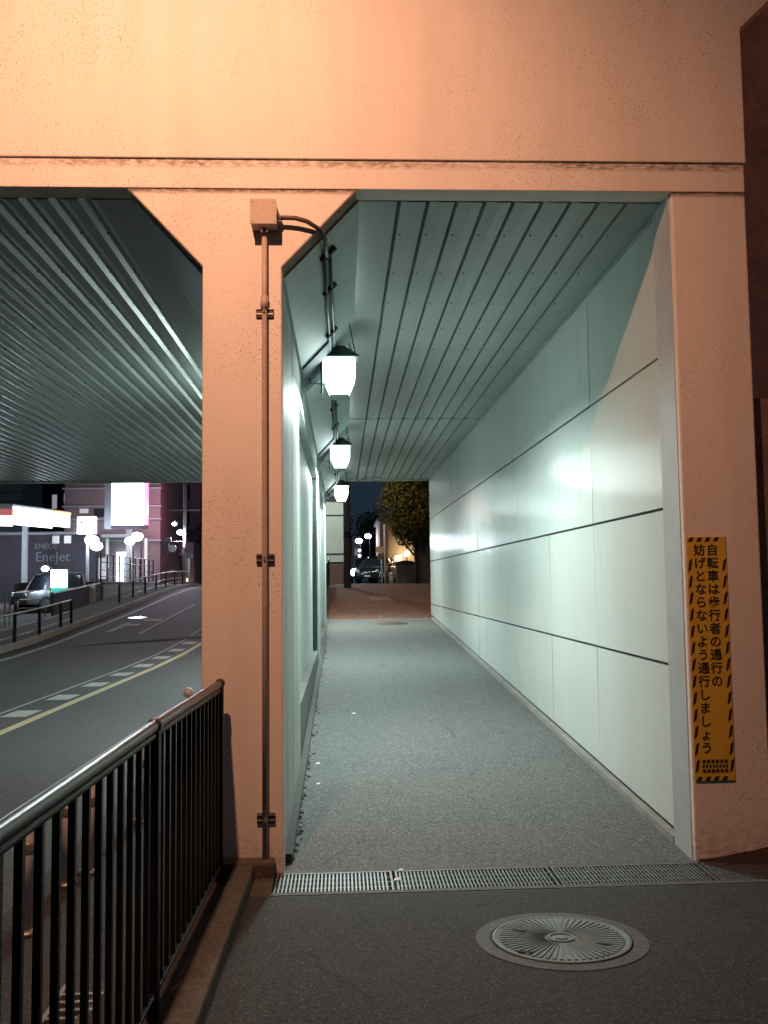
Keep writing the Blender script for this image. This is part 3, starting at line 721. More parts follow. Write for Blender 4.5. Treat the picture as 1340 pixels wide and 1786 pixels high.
# white pipe guard posts by the road, seen through the railing
gp = thing('guard_post', 'short white guard post with pipe rail nearest the camera behind the railing', 'guard post', (-1.55, 4.68, -1.69), 0, 'white guard posts along the road edge')
MB().lathe([(.034, 0), (.034, .52), (.030, .55), (.018, .568), (.001, .575)], (0,0,0), 16).build('tube', M['white_paint'], gp, smooth=True)
MB().lathe([(.035, .38), (.037, .385), (.037, .43), (.035, .435)], (0,0,0), 16).build('reflective_band', M['grey_steel'], gp, smooth=True)
MB().lathe([(.065, 0), (.065, .015), (.037, .025)], (0,0,0), 16).build('foot_plate', M['grey_steel'], gp, smooth=True)
for (x, y, lab) in ((-1.57, 5.40, 'second short white guard post seen through the railing'), (-1.50, 5.62, 'third short white guard post seen through the railing'),
                    (-1.45, 6.75, 'white guard post seen through the railing close to its collar joint'), (-1.44, 7.02, 'white guard post beside the post near the railing joint'), (-1.55, 2.9, 'white guard post beside the railing at the left frame edge')):
    c = copy_tree(gp); c.location = (x, y, -1.69); c['label'] = lab
dl = thing('delineator', 'slim road edge marker with a round white reflector above the handrail', 'delineator', (-1.40, 8.5, -1.69))
MB().tube([(0,0,0), (0,0,.62)], .018, 10).build('stem', M['grey_steel'], dl, smooth=True)
MB().tube([(0,-.012,.70), (0,.012,.70)], .045, 20).build('reflector', M['white_paint'], dl, smooth=True)
gt = MB()
for i in range(16): gt.box(-1.16, -0.98, 2.9+i*.07, 2.9+i*.07+.02, -1.688, -1.676)
gt.box(-1.18, -1.16, 2.88, 4.05, -1.69, -1.675); gt.box(-0.98, -0.96, 2.88, 4.05, -1.69, -1.675)
tag(gt.build('gutter_grating', M['grey_steel']), 'small rusty gutter grating below the railing at the bottom left', 'grating')

rd = random.Random(4); db = MB()
for i in range(420):
    y = 5.75 + rd.random()**1.4*13; x = -0.345 + abs(rd.gauss(0, .035)) ; r = rd.uniform(.004, .016)
    a = rd.uniform(0, 3.1); z = pz(y)+.002
    db.add([(x-r, y-r*1.5, z), (x+r, y-r, z), (x+r*.6, y+r*1.4, z), (x-r, y+r, z), (x, y, z+r*.8)], [(0,1,4), (1,2,4), (2,3,4), (3,0,4)])
o = db.build('debris', M['dark_brown']); o['kind'] = 'stuff'; o['label'] = 'dark leaf debris gathered along the left wall foot'
# litter on the path
for i, (x, y, sx, sy, lab) in enumerate(((0.30, 5.33, .022, .012, 'white paper scrap lying on the drain grating joint'), (0.33, 5.50, .014, .01, 'tiny white scrap beside the grating joint at the rear'),
        (0.12, 10.3, .022, .012, 'small white scrap on the walkway floor well inside the tunnel'), (-.22, 8.1, .018, .011, 'small pale litter scrap along the left wall of the walkway'),
        (-.20, 7.45, .016, .01, 'pale litter fragment near the left wall foot'))):
    z = (-1.693 if y < 5.56 else pz(y)) + .004
    q = MB(); q.add([(x-sx, y-sy, z), (x+sx, y-sy*.6, z+.002), (x+sx*.8, y+sy, z+.008), (x-sx*.7, y+sy*.8, z+.003)], [(0,1,2,3)])
    q.add([(x-sx, y-sy, z-.003), (x+sx, y-sy*.6, z-.001), (x+sx*.8, y+sy, z+.005), (x-sx*.7, y+sy*.8, z)], [(3,2,1,0)])
    tag(q.build('paper_scrap', M['scrap']), lab, 'litter', 'litter scraps on the ground')

# ================================================================== STREET LAMPS (sodium)
def street_lamp(loc, h, arm, label, power, color=(1.0, .36, .14), glass='sodium_glass', aim=None, rad=.12, kind='POINT', **kw):
    t = thing('street_lamp', label, 'street lamp', loc)
    MB().tube([(0,0,0), (0,0,h*.5), (0,0,h)], .075, 12, .05).build('pole', M['grey_steel'], t, smooth=True)
    ax, ay = arm
    MB().tube([(0,0,h-.05), (ax*.3, ay*.3, h+.18), (ax*.7, ay*.7, h+.25), (ax, ay, h+.25)], .03, 10).build('arm', M['grey_steel'], t, smooth=True)
    hd = MB(); hd.ball((ax, ay, h+.25), .22, 14, (1.4, 1.0, .42)); hdo = hd.build('lamp_head', M['grey_steel'], t, smooth=True)
    MB().ball((ax, ay, h+.19), .15, 12, (1.4, 1, .5)).build('lens', M[glass], hdo, smooth=True)
    if power: lamp(kind, 'lamp_light', (ax, ay, h+.06), power, color, t, rad, aim, **kw)
    return t
# lamp that lights the front of the overpass (behind and above the camera, left)
_d1 = Vector((-1.7, 5.5, 1.5)) - Vector((-1.0, 2.4, 4.19))
street_lamp((-2.9, 1.9, -1.69), 5.82, (1.90, 0.5), 'sodium street lamp at the roadside lighting the front of the overpass', 970, color=(1.0, .47, .28), rad=.06,
            kind='SPOT', aim=_d1.to_track_quat('-Z', 'Y').to_euler(), spot_size=math.radians(158), spot_blend=1.0)
street_lamp((7.6, 2.2, -1.69), 6.2, (-1.1, 0.3), 'added sodium street lamp off to the right, lifting the dark stone wall', 90, color=(1.0, .36, .2), rad=.1)  # unseen lamp added to lift the dark upper stone wall
# lamp beyond the tunnel
street_lamp((-1.0, 24.6, pz(24.6)), 6.2, (1.0, 0.6), 'sodium street lamp beside the pavement beyond the walkway', 480, color=(1.0, .46, .17), rad=.15)
street_lamp((-.95, 36.4, pz(36.4)), 5.7, (1.9, 0.2), 'added sodium street lamp, out of view, brightening the street tree', 330, color=(1.0, .58, .22), rad=.15)  # hidden extra lamp added to brighten the tree crown
street_lamp((-2.3, 45.0, -.2), 6.0, (.6, 0.3), 'white street lamp standing before the cream building', 1000, color=(.80, .95, .92), rad=.15, glass='cool_light')
street_lamp((-4.9, 41.0, -.6), 6.0, (-.5, 0.3), 'added white street lamp hidden by the post, lighting the road scene', 420, color=(.85, .80, 1.0), rad=.15, glass='cool_light')  # hidden lamp added to light the far road and pavement

# ================================================================== BEYOND THE TUNNEL
def crown(c, r, n, seed, size, sq=(1,1,1), lumps=9):
    rd = random.Random(seed); mb = MB()
    cl = []
    for i in range(lumps):
        a = rd.uniform(0, 6.28); b = rd.uniform(-.8, 1); k = rd.uniform(.30, .72)
        q = math.sqrt(max(0, 1-b*b)); cl.append((c[0]+r*sq[0]*k*q*math.cos(a), c[1]+r*sq[1]*k*q*math.sin(a), c[2]+r*sq[2]*k*b, r*rd.uniform(.32, .52)))
    vs = []; fs = []
    for i in range(n):
        l = rd.choice(cl)
        d = Vector((rd.gauss(0,1), rd.gauss(0,1), rd.gauss(0,1))).normalized() * l[3] * (rd.random()**.35)
        p = Vector(l[:3]) + d
        u = Vector((rd.gauss(0,1), rd.gauss(0,1), rd.gauss(0,1))).normalized(); w = u.cross(Vector((rd.gauss(0,1), rd.gauss(0,1), rd.gauss(0,1)))).normalized()
        s_ = size*rd.uniform(.6, 1.3); o = len(vs)
        vs += [p-u*s_, p+w*s_*.45, p+u*s_, p-w*s_*.45]; fs.append((o, o+1, o+2, o+3))
    mb.add(vs, fs); return mb
tr = thing('street_tree', 'bushy evergreen street tree lit orange on its left side', 'tree', (0,0,0))
tk = MB(); bx, by = 3.22, 39.5
tk.tube([(bx, by, -.2), (bx+.02, by, .7), (bx-.05, by, 1.5), (bx+.1, by, 2.4)], .10, 10, .05)
for (ex, ez, sz) in ((-1.1, 2.4, 1.0), (.9, 2.7, 1.2), (-.5, 3.6, 1.7), (.6, 3.8, 1.9)):
    tk.tube([(bx-.02, by, sz), (bx+ex*.5, by+random.uniform(-.3,.3), (sz+ez)/2), (bx+ex, by, ez)], .045, 8, .015)
tk.build('trunk', M['trunk'], tr, smooth=True)
crown((3.55, 39.6, 3.40), 2.3, 34000, 3, .085, (1.0, 1.0, .88), 26).build('crown', M['leaf'], tr)
t2 = thing('tree', 'dark tree far down the street behind the white sign pole', 'tree')
MB().tube([(3.0, 92, -.2), (3.0, 92, 2.5)], .16, 8).build('trunk', M['trunk'], t2)
crown((3.1, 92, 4.0), 3.3, 5000, 5, .16, (1, 1, 1.0), 12).build('crown', M['leaf_dark'], t2)

def windows(parent, rects, yf, lit=(), fr=.05):
    for i, (x0, x1, z0, z1) in enumerate(rects):
        w = MB(); w.box(x0, x1, yf-.03, yf+.02, z0, z1); wo_ = w.build('window', M['grey_steel'], parent)
        MB().box(x0+fr, x1-fr, yf-.05, yf-.031, z0+fr, z1-fr).build('pane', M['win_lit'] if i in lit else M['win_dark'], wo_)
# cream building seen at the left of the tunnel mouth
b = thing('cream_building', 'pale cream two storey building left of the utility pole', 'building')
MB().box(-7, 0.10, 50, 58, -.25, 1.05).build('plinth_wall', M['bldg_brick'], b)
MB().box(-7.05, 0.12, 49.9, 58, 1.055, 4.35).build('wall', M['bldg_cream'], b)
MB().box(-7.05, 0.16, 49.8, 58, 4.355, 4.5).build('ledge', M['bldg_dark'], b)
MB().box(-7, 0.05, 50.3, 58, 4.505, 8).build('upper_wall', M['bldg_dark'], b)
windows(b, [(-1.3+i*-1.6, -.35+i*-1.6, 4.7, 6.2) for i in range(3)], 50.3, (0,))
MB().box(-7.06, .13, 49.86, 49.899, 3.55, 3.62).build('band', M['bldg_dark'], b)
MB().box(-7.06, .13, 49.86, 49.899, 1.45, 1.52).build('band', M['bldg_dark'], b)
# utility pole
def utility_pole(x, y, z, h, lab, r=.13, arms=()):
    t = thing('utility_pole', lab, 'utility pole', (x, y, z))
    MB().tube([(0,0,0), (0,0,h/2), (0,0,h)], r, 14, r*.7).build('shaft', M['concrete'], t, smooth=True)
    for (za, w) in arms: MB().box(-w, w, -.04, .04, za, za+.08).build('crossarm', M['grey_steel'], t)
    MB().lathe([(r+.012, 1.9), (r+.012, 2.15)], (0,0,0), 14).build('band', M['black_steel'], t)
    return t
_up = utility_pole(.23, 35.5, pz(35.5), 9, 'thick concrete utility pole at the pavement edge beyond the walkway', .145)
for c in _up.children:
    if c.name.startswith('shaft'): c.data.materials[0] = M['pole_grey']
utility_pole(-9.3, 55, -.05, 8.6, 'slim utility pole with lamp on the far side of the road', .11, ((4.35, .9), (7.5, 1.0)))
# small far building and roadside cabinet behind the pole
b = thing('grey_building', 'small pale grey building at the end of the street', 'building')
MB().box(1.0, 1.75, 82, 88, -.2, 4.0).build('wall', M['bldg_grey'], b)
MB().box(.95, 1.8, 81.9, 88, 4.005, 4.2).build('roof', M['bldg_dark'], b)
windows(b, [(1.15, 1.6, 2.3, 3.0)], 82)
# bright far street lamps
def round_lamp(x, y, z, r, lab, mt='cool_light', h0=-.15, power=0, color=(.75,.86,1)):
    t = thing('street_lamp', lab, 'street lamp', (x, y, z), 0, 'street lamps along the far street')
    MB().ball((0,0,0), r, 14, (1.15, 1.15, .85)).build('globe', M[mt], t, smooth=True)
    MB().tube([(.12, r+.3, h0-z), (.12, r+.3, r*.5), (.05, r+.15, r+.08), (0, .02, r*.8+.03)], .03, 8).build('pole', M['black_steel'], t, smooth=True)
    if power: lamp('POINT', 'lamp_light', (0, -.05, -r-.08), power, color, t, r*.6)
    return t
round_lamp(1.15, 60, 2.62, .20, 'lower of two bright street lamps at the end of the walkway view', power=250)
round_lamp(1.78, 61, 2.98, .19, 'higher of two bright street lamps at the end of the walkway view', power=150)
# traffic signal
ts = thing('traffic_signal', 'traffic signal head with two white lit discs below the street lamps', 'traffic signal', (1.15, 58, 0))
MB().box(-.12, .12, 0, .12, 1.42, 2.12).build('housing', M['grey_steel'], ts)
for z in (1.60, 1.93): MB().tube([(0, -.02, z), (0, -.001, z)], .10, 14).build('lens', M['cool_soft'], ts)
MB().tube([(0, .06, -.2), (0, .06, 1.42)], .05, 8).build('pole', M['grey_steel'], ts, smooth=True)

# cars
def car(loc, rot, paint, lab, lights=0, L=4.2, Wd=1.68, Hh=1.48):
    t = thing('car', lab, 'car', loc, rot)
    hw = Wd/2
    def loft(sections, name, mt, par=None):
        mb = MB(); n = len(sections[0]); vs = [v for s_ in sections for v in s_]; fs = []
        for i in range(len(sections)-1):
            for j in range(n): a = i*n+j; b = i*n+(j+1) % n; fs.append((a, b, b+n, a+n))
        fs.append(tuple(range(n-1, -1, -1))); fs.append(tuple(range((len(sections)-1)*n, len(sections)*n)))
        mb.add(vs, fs); o = mb.build(name, mt, par or t, smooth=True)
        bv = o.modifiers.new('b', 'BEVEL'); bv.width = .03; bv.segments = 2; bv.limit_method = 'ANGLE'
        return o
    secs = []
    for (x, w, zt) in ((-L/2, .86, .62), (-L/2+.12, .95, .78), (-L/2+.8, 1, .90), (-.6, 1, .95), (.9, 1, .95), (L/2-.2, .97, .93), (L/2, .88, .72)):
        secs.append([(x, -hw*w, .28), (x, hw*w, .28), (x, hw*w, .6), (x, hw*w*.93, zt), (x, -hw*w*.93, zt), (x, -hw*w, .6)])
    body = loft(secs, 'body', paint)
    secs = []
    for (x, w, z) in ((-L/2+.75, .80, .90), (-.65, .76, Hh-.06), (-.1, .74, Hh), (.95, .74, Hh-.03), (L/2-.25, .80, .93)):
        secs.append([(x, -hw*w*1.08, .88), (x, hw*w*1.08, .88), (x, hw*w*.9, max(z-.04, .9)), (x, hw*w*.78, z+.01), (x, -hw*w*.78, z+.01), (x, -hw*w*.9, max(z-.04, .9))])
    loft(secs, 'cabin', M['win_dark'])
    rf = MB(); rf.box(-.62, 1.05, -hw*.6, hw*.6, Hh+.012, Hh+.04); rf.build('roof', paint, t, bevel=.02)
    for sy in (-1, 1):
        for x0, x1 in ((-.12, -.02), (.98, 1.1)): MB().add([(x0, sy*hw*.90, .92), (x1, sy*hw*.90, .92), (x1, sy*hw*.70, Hh), (x0, sy*hw*.70, Hh), (x0, sy*hw*.84, .92), (x1, sy*hw*.84, .92), (x1, sy*hw*.64, Hh), (x0, sy*hw*.64, Hh)], [(0,1,2,3), (7,6,5,4), (0,3,7,4), (1,5,6,2)]).build('door_pillar', paint, t)
    for x in (-L/2+.82, L/2-.85):
        for sy in (-1, 1):
            w = MB().tube([(x, sy*(hw-.18), .31), (x, sy*(hw+.01), .31)], .31, 20).build('wheel', M['tyre'], t, smooth=False)
            MB().tube([(x, sy*(hw+.0), .31), (x, sy*(hw+.02), .31)], .19, 14).build('rim', M['grey_steel'], w)
    for sy in (-1, 1):
        MB().ball((-L/2+.03, sy*hw*.66, .66), (.26 if sy == 1 else .16) if lights else .115, 12, (.5, 1.1, .9)).build('headlight', M['cool_light'] if lights else M['white_paint'], t, smooth=True)
        MB().ball((-.72, sy*(hw+.06), .98), .09, 10, (.7, 1, .8)).build('mirror', paint, t, smooth=True)
    MB().box(-L/2-.012, -L/2+.03, -.17, .17, .36, .45).build('number_plate', M['white_paint'], t)
    return t
car((1.36, 57, -.13), math.radians(90), M['car_dark'], 'oncoming dark car with its headlights glaring at the end of the street', 1)
car((2.05, 52, -.13), math.radians(72), M['car_dark'], 'parked black car in front of the far street trees')
car((-12.15, 39.6, -1.08), math.radians(50), M['car_silver'], 'grey compact car parked on the petrol station forecourt', 0, 3.4, 1.5, 1.56)
# bicycle beside the parked car
bc = thing('bicycle', 'silver bicycle leaning near the white sign pole', 'bicycle', (2.05, 44.5, -.13), math.radians(60))
def torus(mb, c, R, r, seg=20):
    mb.tube([(c[0]+R*math.cos(t*2*math.pi/seg), c[1], c[2]+R*math.sin(t*2*math.pi/seg)) for t in range(seg+1)], r, 6)
for x in (-.5, .5):
    q = MB(); torus(q, (x, 0, .33), .32, .02); q.build('wheel', M['tyre'], bc)
q = MB()
for a, b_ in (((-.5,0,.33), (-.15,0,.8)), ((-.15,0,.8), (.33,0,.82)), ((.5,0,.33), (.33,0,.9)), ((0,0,.32), (.34,0,.78)), ((0,0,.32), (-.17,0,.9)), ((-.5,0,.33), (0,0,.32))): q.tube([a, b_], .018, 6)
q.build('frame', M['white_paint'], bc)
MB().box(-.28, -.05, -.06, .06, .90, .95).build('saddle', M['tyre'], bc, bevel=.01)
q = MB(); q.tube([(.30,-.25,1.0), (.36,0,.95), (.30,.25,1.0)], .014, 6); q.build('handlebar', M['grey_steel'], bc)
# white sign pole
sp = thing('sign_pole', 'tall white pole carrying small pale plates in front of the tan building', 'sign pole', (2.02, 42.5, -.14))
MB().tube([(0,0,0), (0,0,2.75)], .045, 10).build('pole', M['white_lit'], sp, smooth=True)
MB().box(-.42, -.06, -.02, .02, 1.45, 1.72).build('plate', M['white_lit'], sp)
MB().box(-.33, -.12, -.02, .02, 1.12, 1.42).build('plate', M['concrete'], sp)
sp2 = thing('marker_pole', 'slim grey pole standing beside the white sign pole', 'pole', (1.90, 43.2, -.14))
MB().tube([(0,0,0), (0,0,1.6)], .04, 8).build('shaft', M['white_lit'], sp2, smooth=True)
MB().lathe([(.055, 1.6), (.03, 1.64), (.001, 1.65)], (0,0,0), 10).build('finial', M['grey_steel'], sp2)
# tan building with globe lamp
b = thing('tan_building', 'tan walled building lit by a globe lamp behind the tree', 'building')
MB().box(2.35, 2.85, 55.5, 62, -.2, 3.6).build('brick_pier', M['bldg_brick'], b)
MB().box(2.86, 7.5, 56, 62, -.2, 3.5).build('wall', M['bldg_tan'], b)
MB().box(2.2, 7.8, 55.3, 62, 3.61, 3.8).build('eaves', M['bldg_dark'], b)
windows(b, [(3.15, 3.75, 1.1, 1.6), (5.4, 6.2, 1.0, 2.0)], 56, (0,))
gl = thing('globe_lamp', 'round warm globe lamp glowing in front of the tan building', 'lamp', (3.93, 55, 1.62))
MB().ball((0,0,0), .155, 16).build('globe', M['warm_light'], gl, smooth=True)
MB().tube([(0, 0, -1.78), (0, 0, -.15)], .035, 8).build('post', M['black_steel'], gl, smooth=True)
lamp('POINT', 'lamp_light', (0, .28, 0), 60, (1, .72, .42), gl, .1)
# cabinet
cb = thing('storage_cabinet', 'dark grey cabinet with curved lid standing at the pavement crest', 'cabinet', (2.93, 42, -.14))
MB().box(-.44, .44, -.35, .35, 0, .88).build('box', M['cabinet'], cb, bevel=.02)
MB().prism_y([(-.50, .885), (.50, .885), (.50, .94), (.28, 1.02), (0, 1.06), (-.28, 1.02), (-.50, .94)], -.40, .40).build('lid', M['hedge'], cb)
MB().box(-.01, .01, -.356, -.351, .05, .85).build('door_gap', M['joint'], cb)
bd = thing('bollard', 'stubby pale bollard beside the dark cabinet', 'bollard', (2.30, 42.0, -.14))
MB().lathe([(.095, 0), (.095, .45), (.07, .53), (.001, .56)], (0,0,0), 16).build('shaft', M['white_paint'], bd, smooth=True)
MB().lathe([(.098, .36), (.098, .42)], (0,0,0), 16).build('band', M['grey_steel'], bd)
gpier = thing('gate_pier', 'grey concrete gate pier between the tree and the panelled wall', 'pier', (3.72, 41, -.14))
MB().box(-.32, .5, -.25, .25, 0, 2.2).build('shaft', M['concrete'], gpier, bevel=.02)
MB().box(-.05, .6, -.3, .3, 2.203, 2.8).build('cap', M['bldg_grey'], gpier, bevel=.03)
tp = thing('lamp_post', 'thin tan post catching warm light beside the tree trunk', 'post', (3.34, 40.8, -.14))
MB().tube([(0,0,0), (0,0,2.1)], .06, 10).build('shaft', M['bldg_tan'], tp, smooth=True)
MB().lathe([(.10, 0), (.10, .06), (.06, .10)], (0,0,0), 12).build('foot', M['white_paint'], tp)

# ================================================================== ACROSS THE ROAD
def fence(x, ys, zf, h, lab):
    t = thing('guard_fence', lab, 'fence')
    for y in ys: MB().box(x-.035, x+.035, y-.035, y+.035, zf(y)-.05, zf(y)+h).build('post', M['black_steel'], t)
    for hh, r in ((h, .03), (h*.52, .018), (h*.2, .018)):
        MB().tube([(x-.03, y, zf(y)+hh) for y in ys], r, 8).build('rail', M['grey_steel'], t, smooth=True)
    return t
fz = lambda y: rz(y)+.14
fence(-8.35, [18.2+1.93*i for i in range(6)] + [28.9], fz, .72, 'low pipe fence on the far kerb, the nearer of two stretches')
fence(-8.75, [36.7+2.4*i for i in range(8)], fz, .70, 'low pipe fence on the far kerb near the crest of the road')
# back fence at far left
t = thing('station_fence', 'thin grey handrail fence at the left edge before the petrol station', 'fence')
for (x, y) in ((-12.1, 31.5), (-11.2, 30.5), (-10.4, 29.4), (-9.9, 27.6)): MB().tube([(x, y, -1.25), (x, y, -.25)], .03, 8).build('post', M['grey_steel'], t)
MB().tube([(-14, 33, -.1), (-12.1, 31.5, -.27), (-11.2, 30.5, -.3)], .025, 8).build('rail', M['grey_steel'], t, smooth=True)
# petrol station
ps = thing('petrol_station', 'petrol station canopy with brightly lit white and orange fascia', 'petrol station')
cvs = [(-30, 47.5), (-19.2, 54.5), (-17.7, 60.5), (-22, 70), (-32, 60)]
MB().prism_z(cvs, 4.35, 4.75).build('canopy', M['bldg_grey'], ps)
def fasc(p, q, z0, z1, mt, name, off=.06):
    d = Vector((q[0]-p[0], q[1]-p[1], 0)).normalized(); nrm = Vector((d.y, -d.x, 0))*off
    a, b = Vector((p[0], p[1], 0)), Vector((q[0], q[1], 0))
    m_ = MB(); m_.add([a+Vector((0,0,z0)), b+Vector((0,0,z0)), b+Vector((0,0,z1)), a+Vector((0,0,z1))] + [v+nrm for v in (a+Vector((0,0,z0)), b+Vector((0,0,z0)), b+Vector((0,0,z1)), a+Vector((0,0,z1)))],
        [(0,3,2,1), (4,5,6,7), (0,1,5,4), (1,2,6,5), (2,3,7,6), (3,0,4,7)])
    return m_.build(name, mt, ps)
fasc((-30, 47.5), (-19.2, 54.5), 3.45, 4.05, M['fascia'], 'fascia')
fasc((-30, 47.5), (-19.2, 54.5), 4.06, 4.45, M['red_lit'], 'fascia_band')
fasc((-19.2, 54.5), (-18.2, 58.5), 3.55, 4.62, M['fascia'], 'fascia')
fasc((-18.2, 58.5), (-17.7, 60.5), 3.70, 4.55, M['fascia'], 'fascia')
fasc((-18.15, 58.7), (-17.66, 60.6), 4.56, 4.68, M['orange_lit'], 'fascia_band')
for (x, y) in ((-20.5, 60.5), (-28, 53)): MB().box(x-.15, x+.15, y-.15, y+.15, -1.2, 4.34).build('column', M['bldg_grey'], ps)
for (x, y) in ((-19.3, 57.5), (-22, 56.5), (-25, 54.5)): MB().tube([(x, y, 4.34), (x, y, 4.22)], .32, 14).build('downlight', M['cool_light'], ps)
lamp('POINT', 'canopy_light', (-22, 55, 3.0), 700, (.8, .9, 1.0), ps, .5)
sb = thing('station_building', 'dark station building with pale wall lettering behind the forecourt', 'building')
MB().box(-24.5, -16.8, 63.5, 70, -1.15, 3.4).build('wall', M['bldg_dark'], sb)
MB().box(-24.6, -16.7, 63.3, 70, 3.405, 3.6).build('roof_edge', M['bldg_grey'], sb)
windows(sb, [(-19.7, -19.2, 3.0-.2, 3.35), (-18.9, -18.4, 2.8, 3.35)], 63.5, (0, 1), fr=.02)
text_mesh([('ENEOS', Matrix.Translation((-20.1, 63.47, 2.62)) @ rot, .50)], M['letter_pale'], 'lettering', sb, .01)
text_mesh([('EneJet', Matrix.Translation((-19.65, 63.47, 1.88)) @ rot, .92)], M['letter_pale'], 'lettering', sb, .01)
# pylon sign at the very left
py_ = thing('price_sign', 'cream lit price board on two posts at the left edge', 'sign', (-13.35, 35, -1.2))
MB().box(-.6, .42, -.12, .12, 1.75, 3.15).build('board', M['cream_sign'], py_, bevel=.03)
for x in (-.3, .2): MB().box(x-.06, x+.06, -.06, .06, 0, 1.749).build('post', M['bldg_beige'], py_)
MB().box(-.66, .48, -.13, .13, 1.70, 1.748).build('frame', M['grey_steel'], py_)
round_lamp(-13.4, 34.2, 1.88, .30, 'bright floodlight glaring over the cream price board', h0=-1.2, power=150)
# green and white lit box
gb = thing('lit_vending_machine', 'small white and green lit box standing right of the grey car', 'vending machine', (-11.55, 38.2, -1.1))
MB().box(-.28, .30, -.2, .2, .98, 1.72).build('upper_case', M['cool_soft'], gb, bevel=.04)
MB().box(-.26, .28, -.215, .18, .80, .975).build('green_band', M['green_lit'], gb)
MB().box(-.30, .32, -.2, .2, 0, .795).build('lower_case', M['hedge'], gb, bevel=.01)
round_lamp(-12.05, 38.0, .66, .13, 'small glaring lamp beside the green and white box', h0=-1.1, power=70)
yb_ = thing('hoop_barrier', 'low yellow hoop barrier in front of the grey car', 'barrier', (-11.35, 34.2, -1.12))
q = MB(); q.tube([(-.45, 0, 0), (-.45, 0, .52), (-.38, 0, .60), (.45, 0, .60), (.52, 0, .52), (.52, 0, 0)], .022, 8); q.tube([(-.45, 0, .28), (.52, 0, .28)], .018, 8)
q.build('tube', M['yellow'], yb_, smooth=True)
for x in (-.45, .52): MB().lathe([(.05, 0), (.05, .02)], (x,0,0), 10).build('foot', M['grey_steel'], yb_)
# hedge-dark board fence and sidewall
bf = thing('board_fence', 'dark board fence rising with the pavement beyond the forecourt', 'fence')
MB().add([(-10.6,34.5,-1.2),(-10.6,41,-1.0),(-10.6,41,.02),(-10.6,34.5,-.35),(-10.7,34.5,-1.2),(-10.7,41,-1.0),(-10.7,41,.02),(-10.7,34.5,-.35)],
         [(0,1,2,3),(7,6,5,4),(3,2,6,7),(1,5,6,2),(0,3,7,4)]).build('boards', M['bldg_dark'], bf)
MB().tube([(-10.65,34.5,-.33),(-10.65,41,.04)], .04, 8).build('cap_rail', M['grey_steel'], bf)
wp = thing('white_board', 'narrow white upright sign panel on the dark board fence', 'sign', (-10.5, 39.2, -.95))
MB().box(-.14, .14, -.03, .03, .05, .95).build('panel', M['white_paint'], wp)
MB().box(-.14, -.10, -.02, .02, -.2, .049).build('leg', M['grey_steel'], wp); MB().box(.10, .14, -.02, .02, -.2, .049).build('leg', M['grey_steel'], wp)
gw = thing('terrace_wall', 'grey retaining wall below the shop terrace across the road', 'wall')
MB().box(-14.5, -10.6, 41.5, 53.5, -1.2, .06).build('wall_body', M['concrete'], gw)
MB().box(-14.6, -10.55, 41.4, 53.6, .063, .12).build('coping', M['bldg_grey'], gw)
tf = thing('terrace_railing', 'black railing on top of the grey terrace wall', 'railing')
for i in range(11):
    y = 41.8+i*1.15; MB().box(-10.8-.03, -10.8+.03, y-.03, y+.03, .12, 1.35).build('post', M['black_steel'], tf)
for z in (1.35, 1.0, .65, .35): MB().tube([(-10.8, 41.8, z), (-10.8, 53.3, z)], .022, 6).build('rail', M['black_steel'], tf)
# shop with giant lit sign
sh = thing('shop_building', 'beige shop and apartment block behind the giant lit sign', 'building')
MB().box(-19.2, -12.6, 64.5, 76, .0, 9.5).build('wall', M['bldg_beige'], sh)
for z in (2.95, 4.45, 5.35, 6.6): MB().box(-19.3, -12.5, 64.2, 64.499, z, z+.10).build('balcony_edge', M['bldg_grey'], sh)
windows(sh, [(-18.2, -17.5, 5.0-.1, 5.3), (-17.2, -16.4, 4.6, 5.3), (-18.5, -17.8, 3.2, 4.2)], 64.5, (0,))
MB().box(-16.1, -13.5, 62.4, 64.2, 3.15, 3.35).build('awning', M['bldg_grey'], sh)
MB().box(-15.5, -14.5, 64.2-.1, 64.45, .15, 2.2).build('lit_door', M['cool_soft'], sh)
windows(sh, [(-17.7, -16.2, .3, 1.9)], 64.48, (0,), fr=.08)
MB().tube([(-15.9, 63.2, 1.1), (-15.9, 63.2, 3.1)], .12, 10).build('column', M['bldg_cream'], sh)
MB().tube([(-13.3, 63.2, .1), (-13.3, 63.2, 3.1)], .12, 10).build('column', M['bldg_cream'], sh)
bs = thing('giant_lit_sign', 'giant blank white illuminated sign with a pink glowing edge', 'sign', (-13.55, 59, 0))
MB().box(-1.0, 1.0, -.3, .3, 3.72, 6.9).build('light_box', M['sky_glow_white'], bs, bevel=.08)
MB().box(-1.42, -1.005, -.28, .3, 3.5, 6.9).build('side_panel', M['bldg_grey'], bs)
MB().box(1.005, 1.22, -.2, .3, 3.72, 6.9).build('pink_edge', M['pink_neon'], bs)
MB().box(-1.0, 1.2, -.25, .3, 3.50, 3.715).build('underside', M['bldg_dark'], bs)
MB().box(-.2, .2, .31, .6, .1, 3.6).build('mast', M['grey_steel'], bs)
lamp('POINT', 'pink_light', (2.5, 3.2, 5.0), 520, (1.0, .2, .38), bs, .3)
s2 = thing('square_lit_sign', 'square white illuminated sign left of the giant sign', 'sign', (-16.0, 58.5, 0))
MB().box(-.58, .58, -.15, .15, 3.18, 4.25).build('light_box', M['sky_glow_white'], s2, bevel=.05)
MB().box(-.36, -.22, -.17, -.151, 3.80, 3.95).build('mark', M['bldg_dark'], s2)
MB().box(-.08, .08, .151, .3, 0, 3.5).build('mast', M['grey_steel'], s2)
round_lamp(-15.55, 58, 2.75, .38, 'large glaring lamp cluster left of the shop entrance', power=250)
round_lamp(-15.1, 57.4, 2.35, .33, 'glaring lamp beneath the square lit sign', power=0)
round_lamp(-12.75, 58, 2.95, .32, 'upper glaring lamp at the lower right corner of the giant sign', power=250)
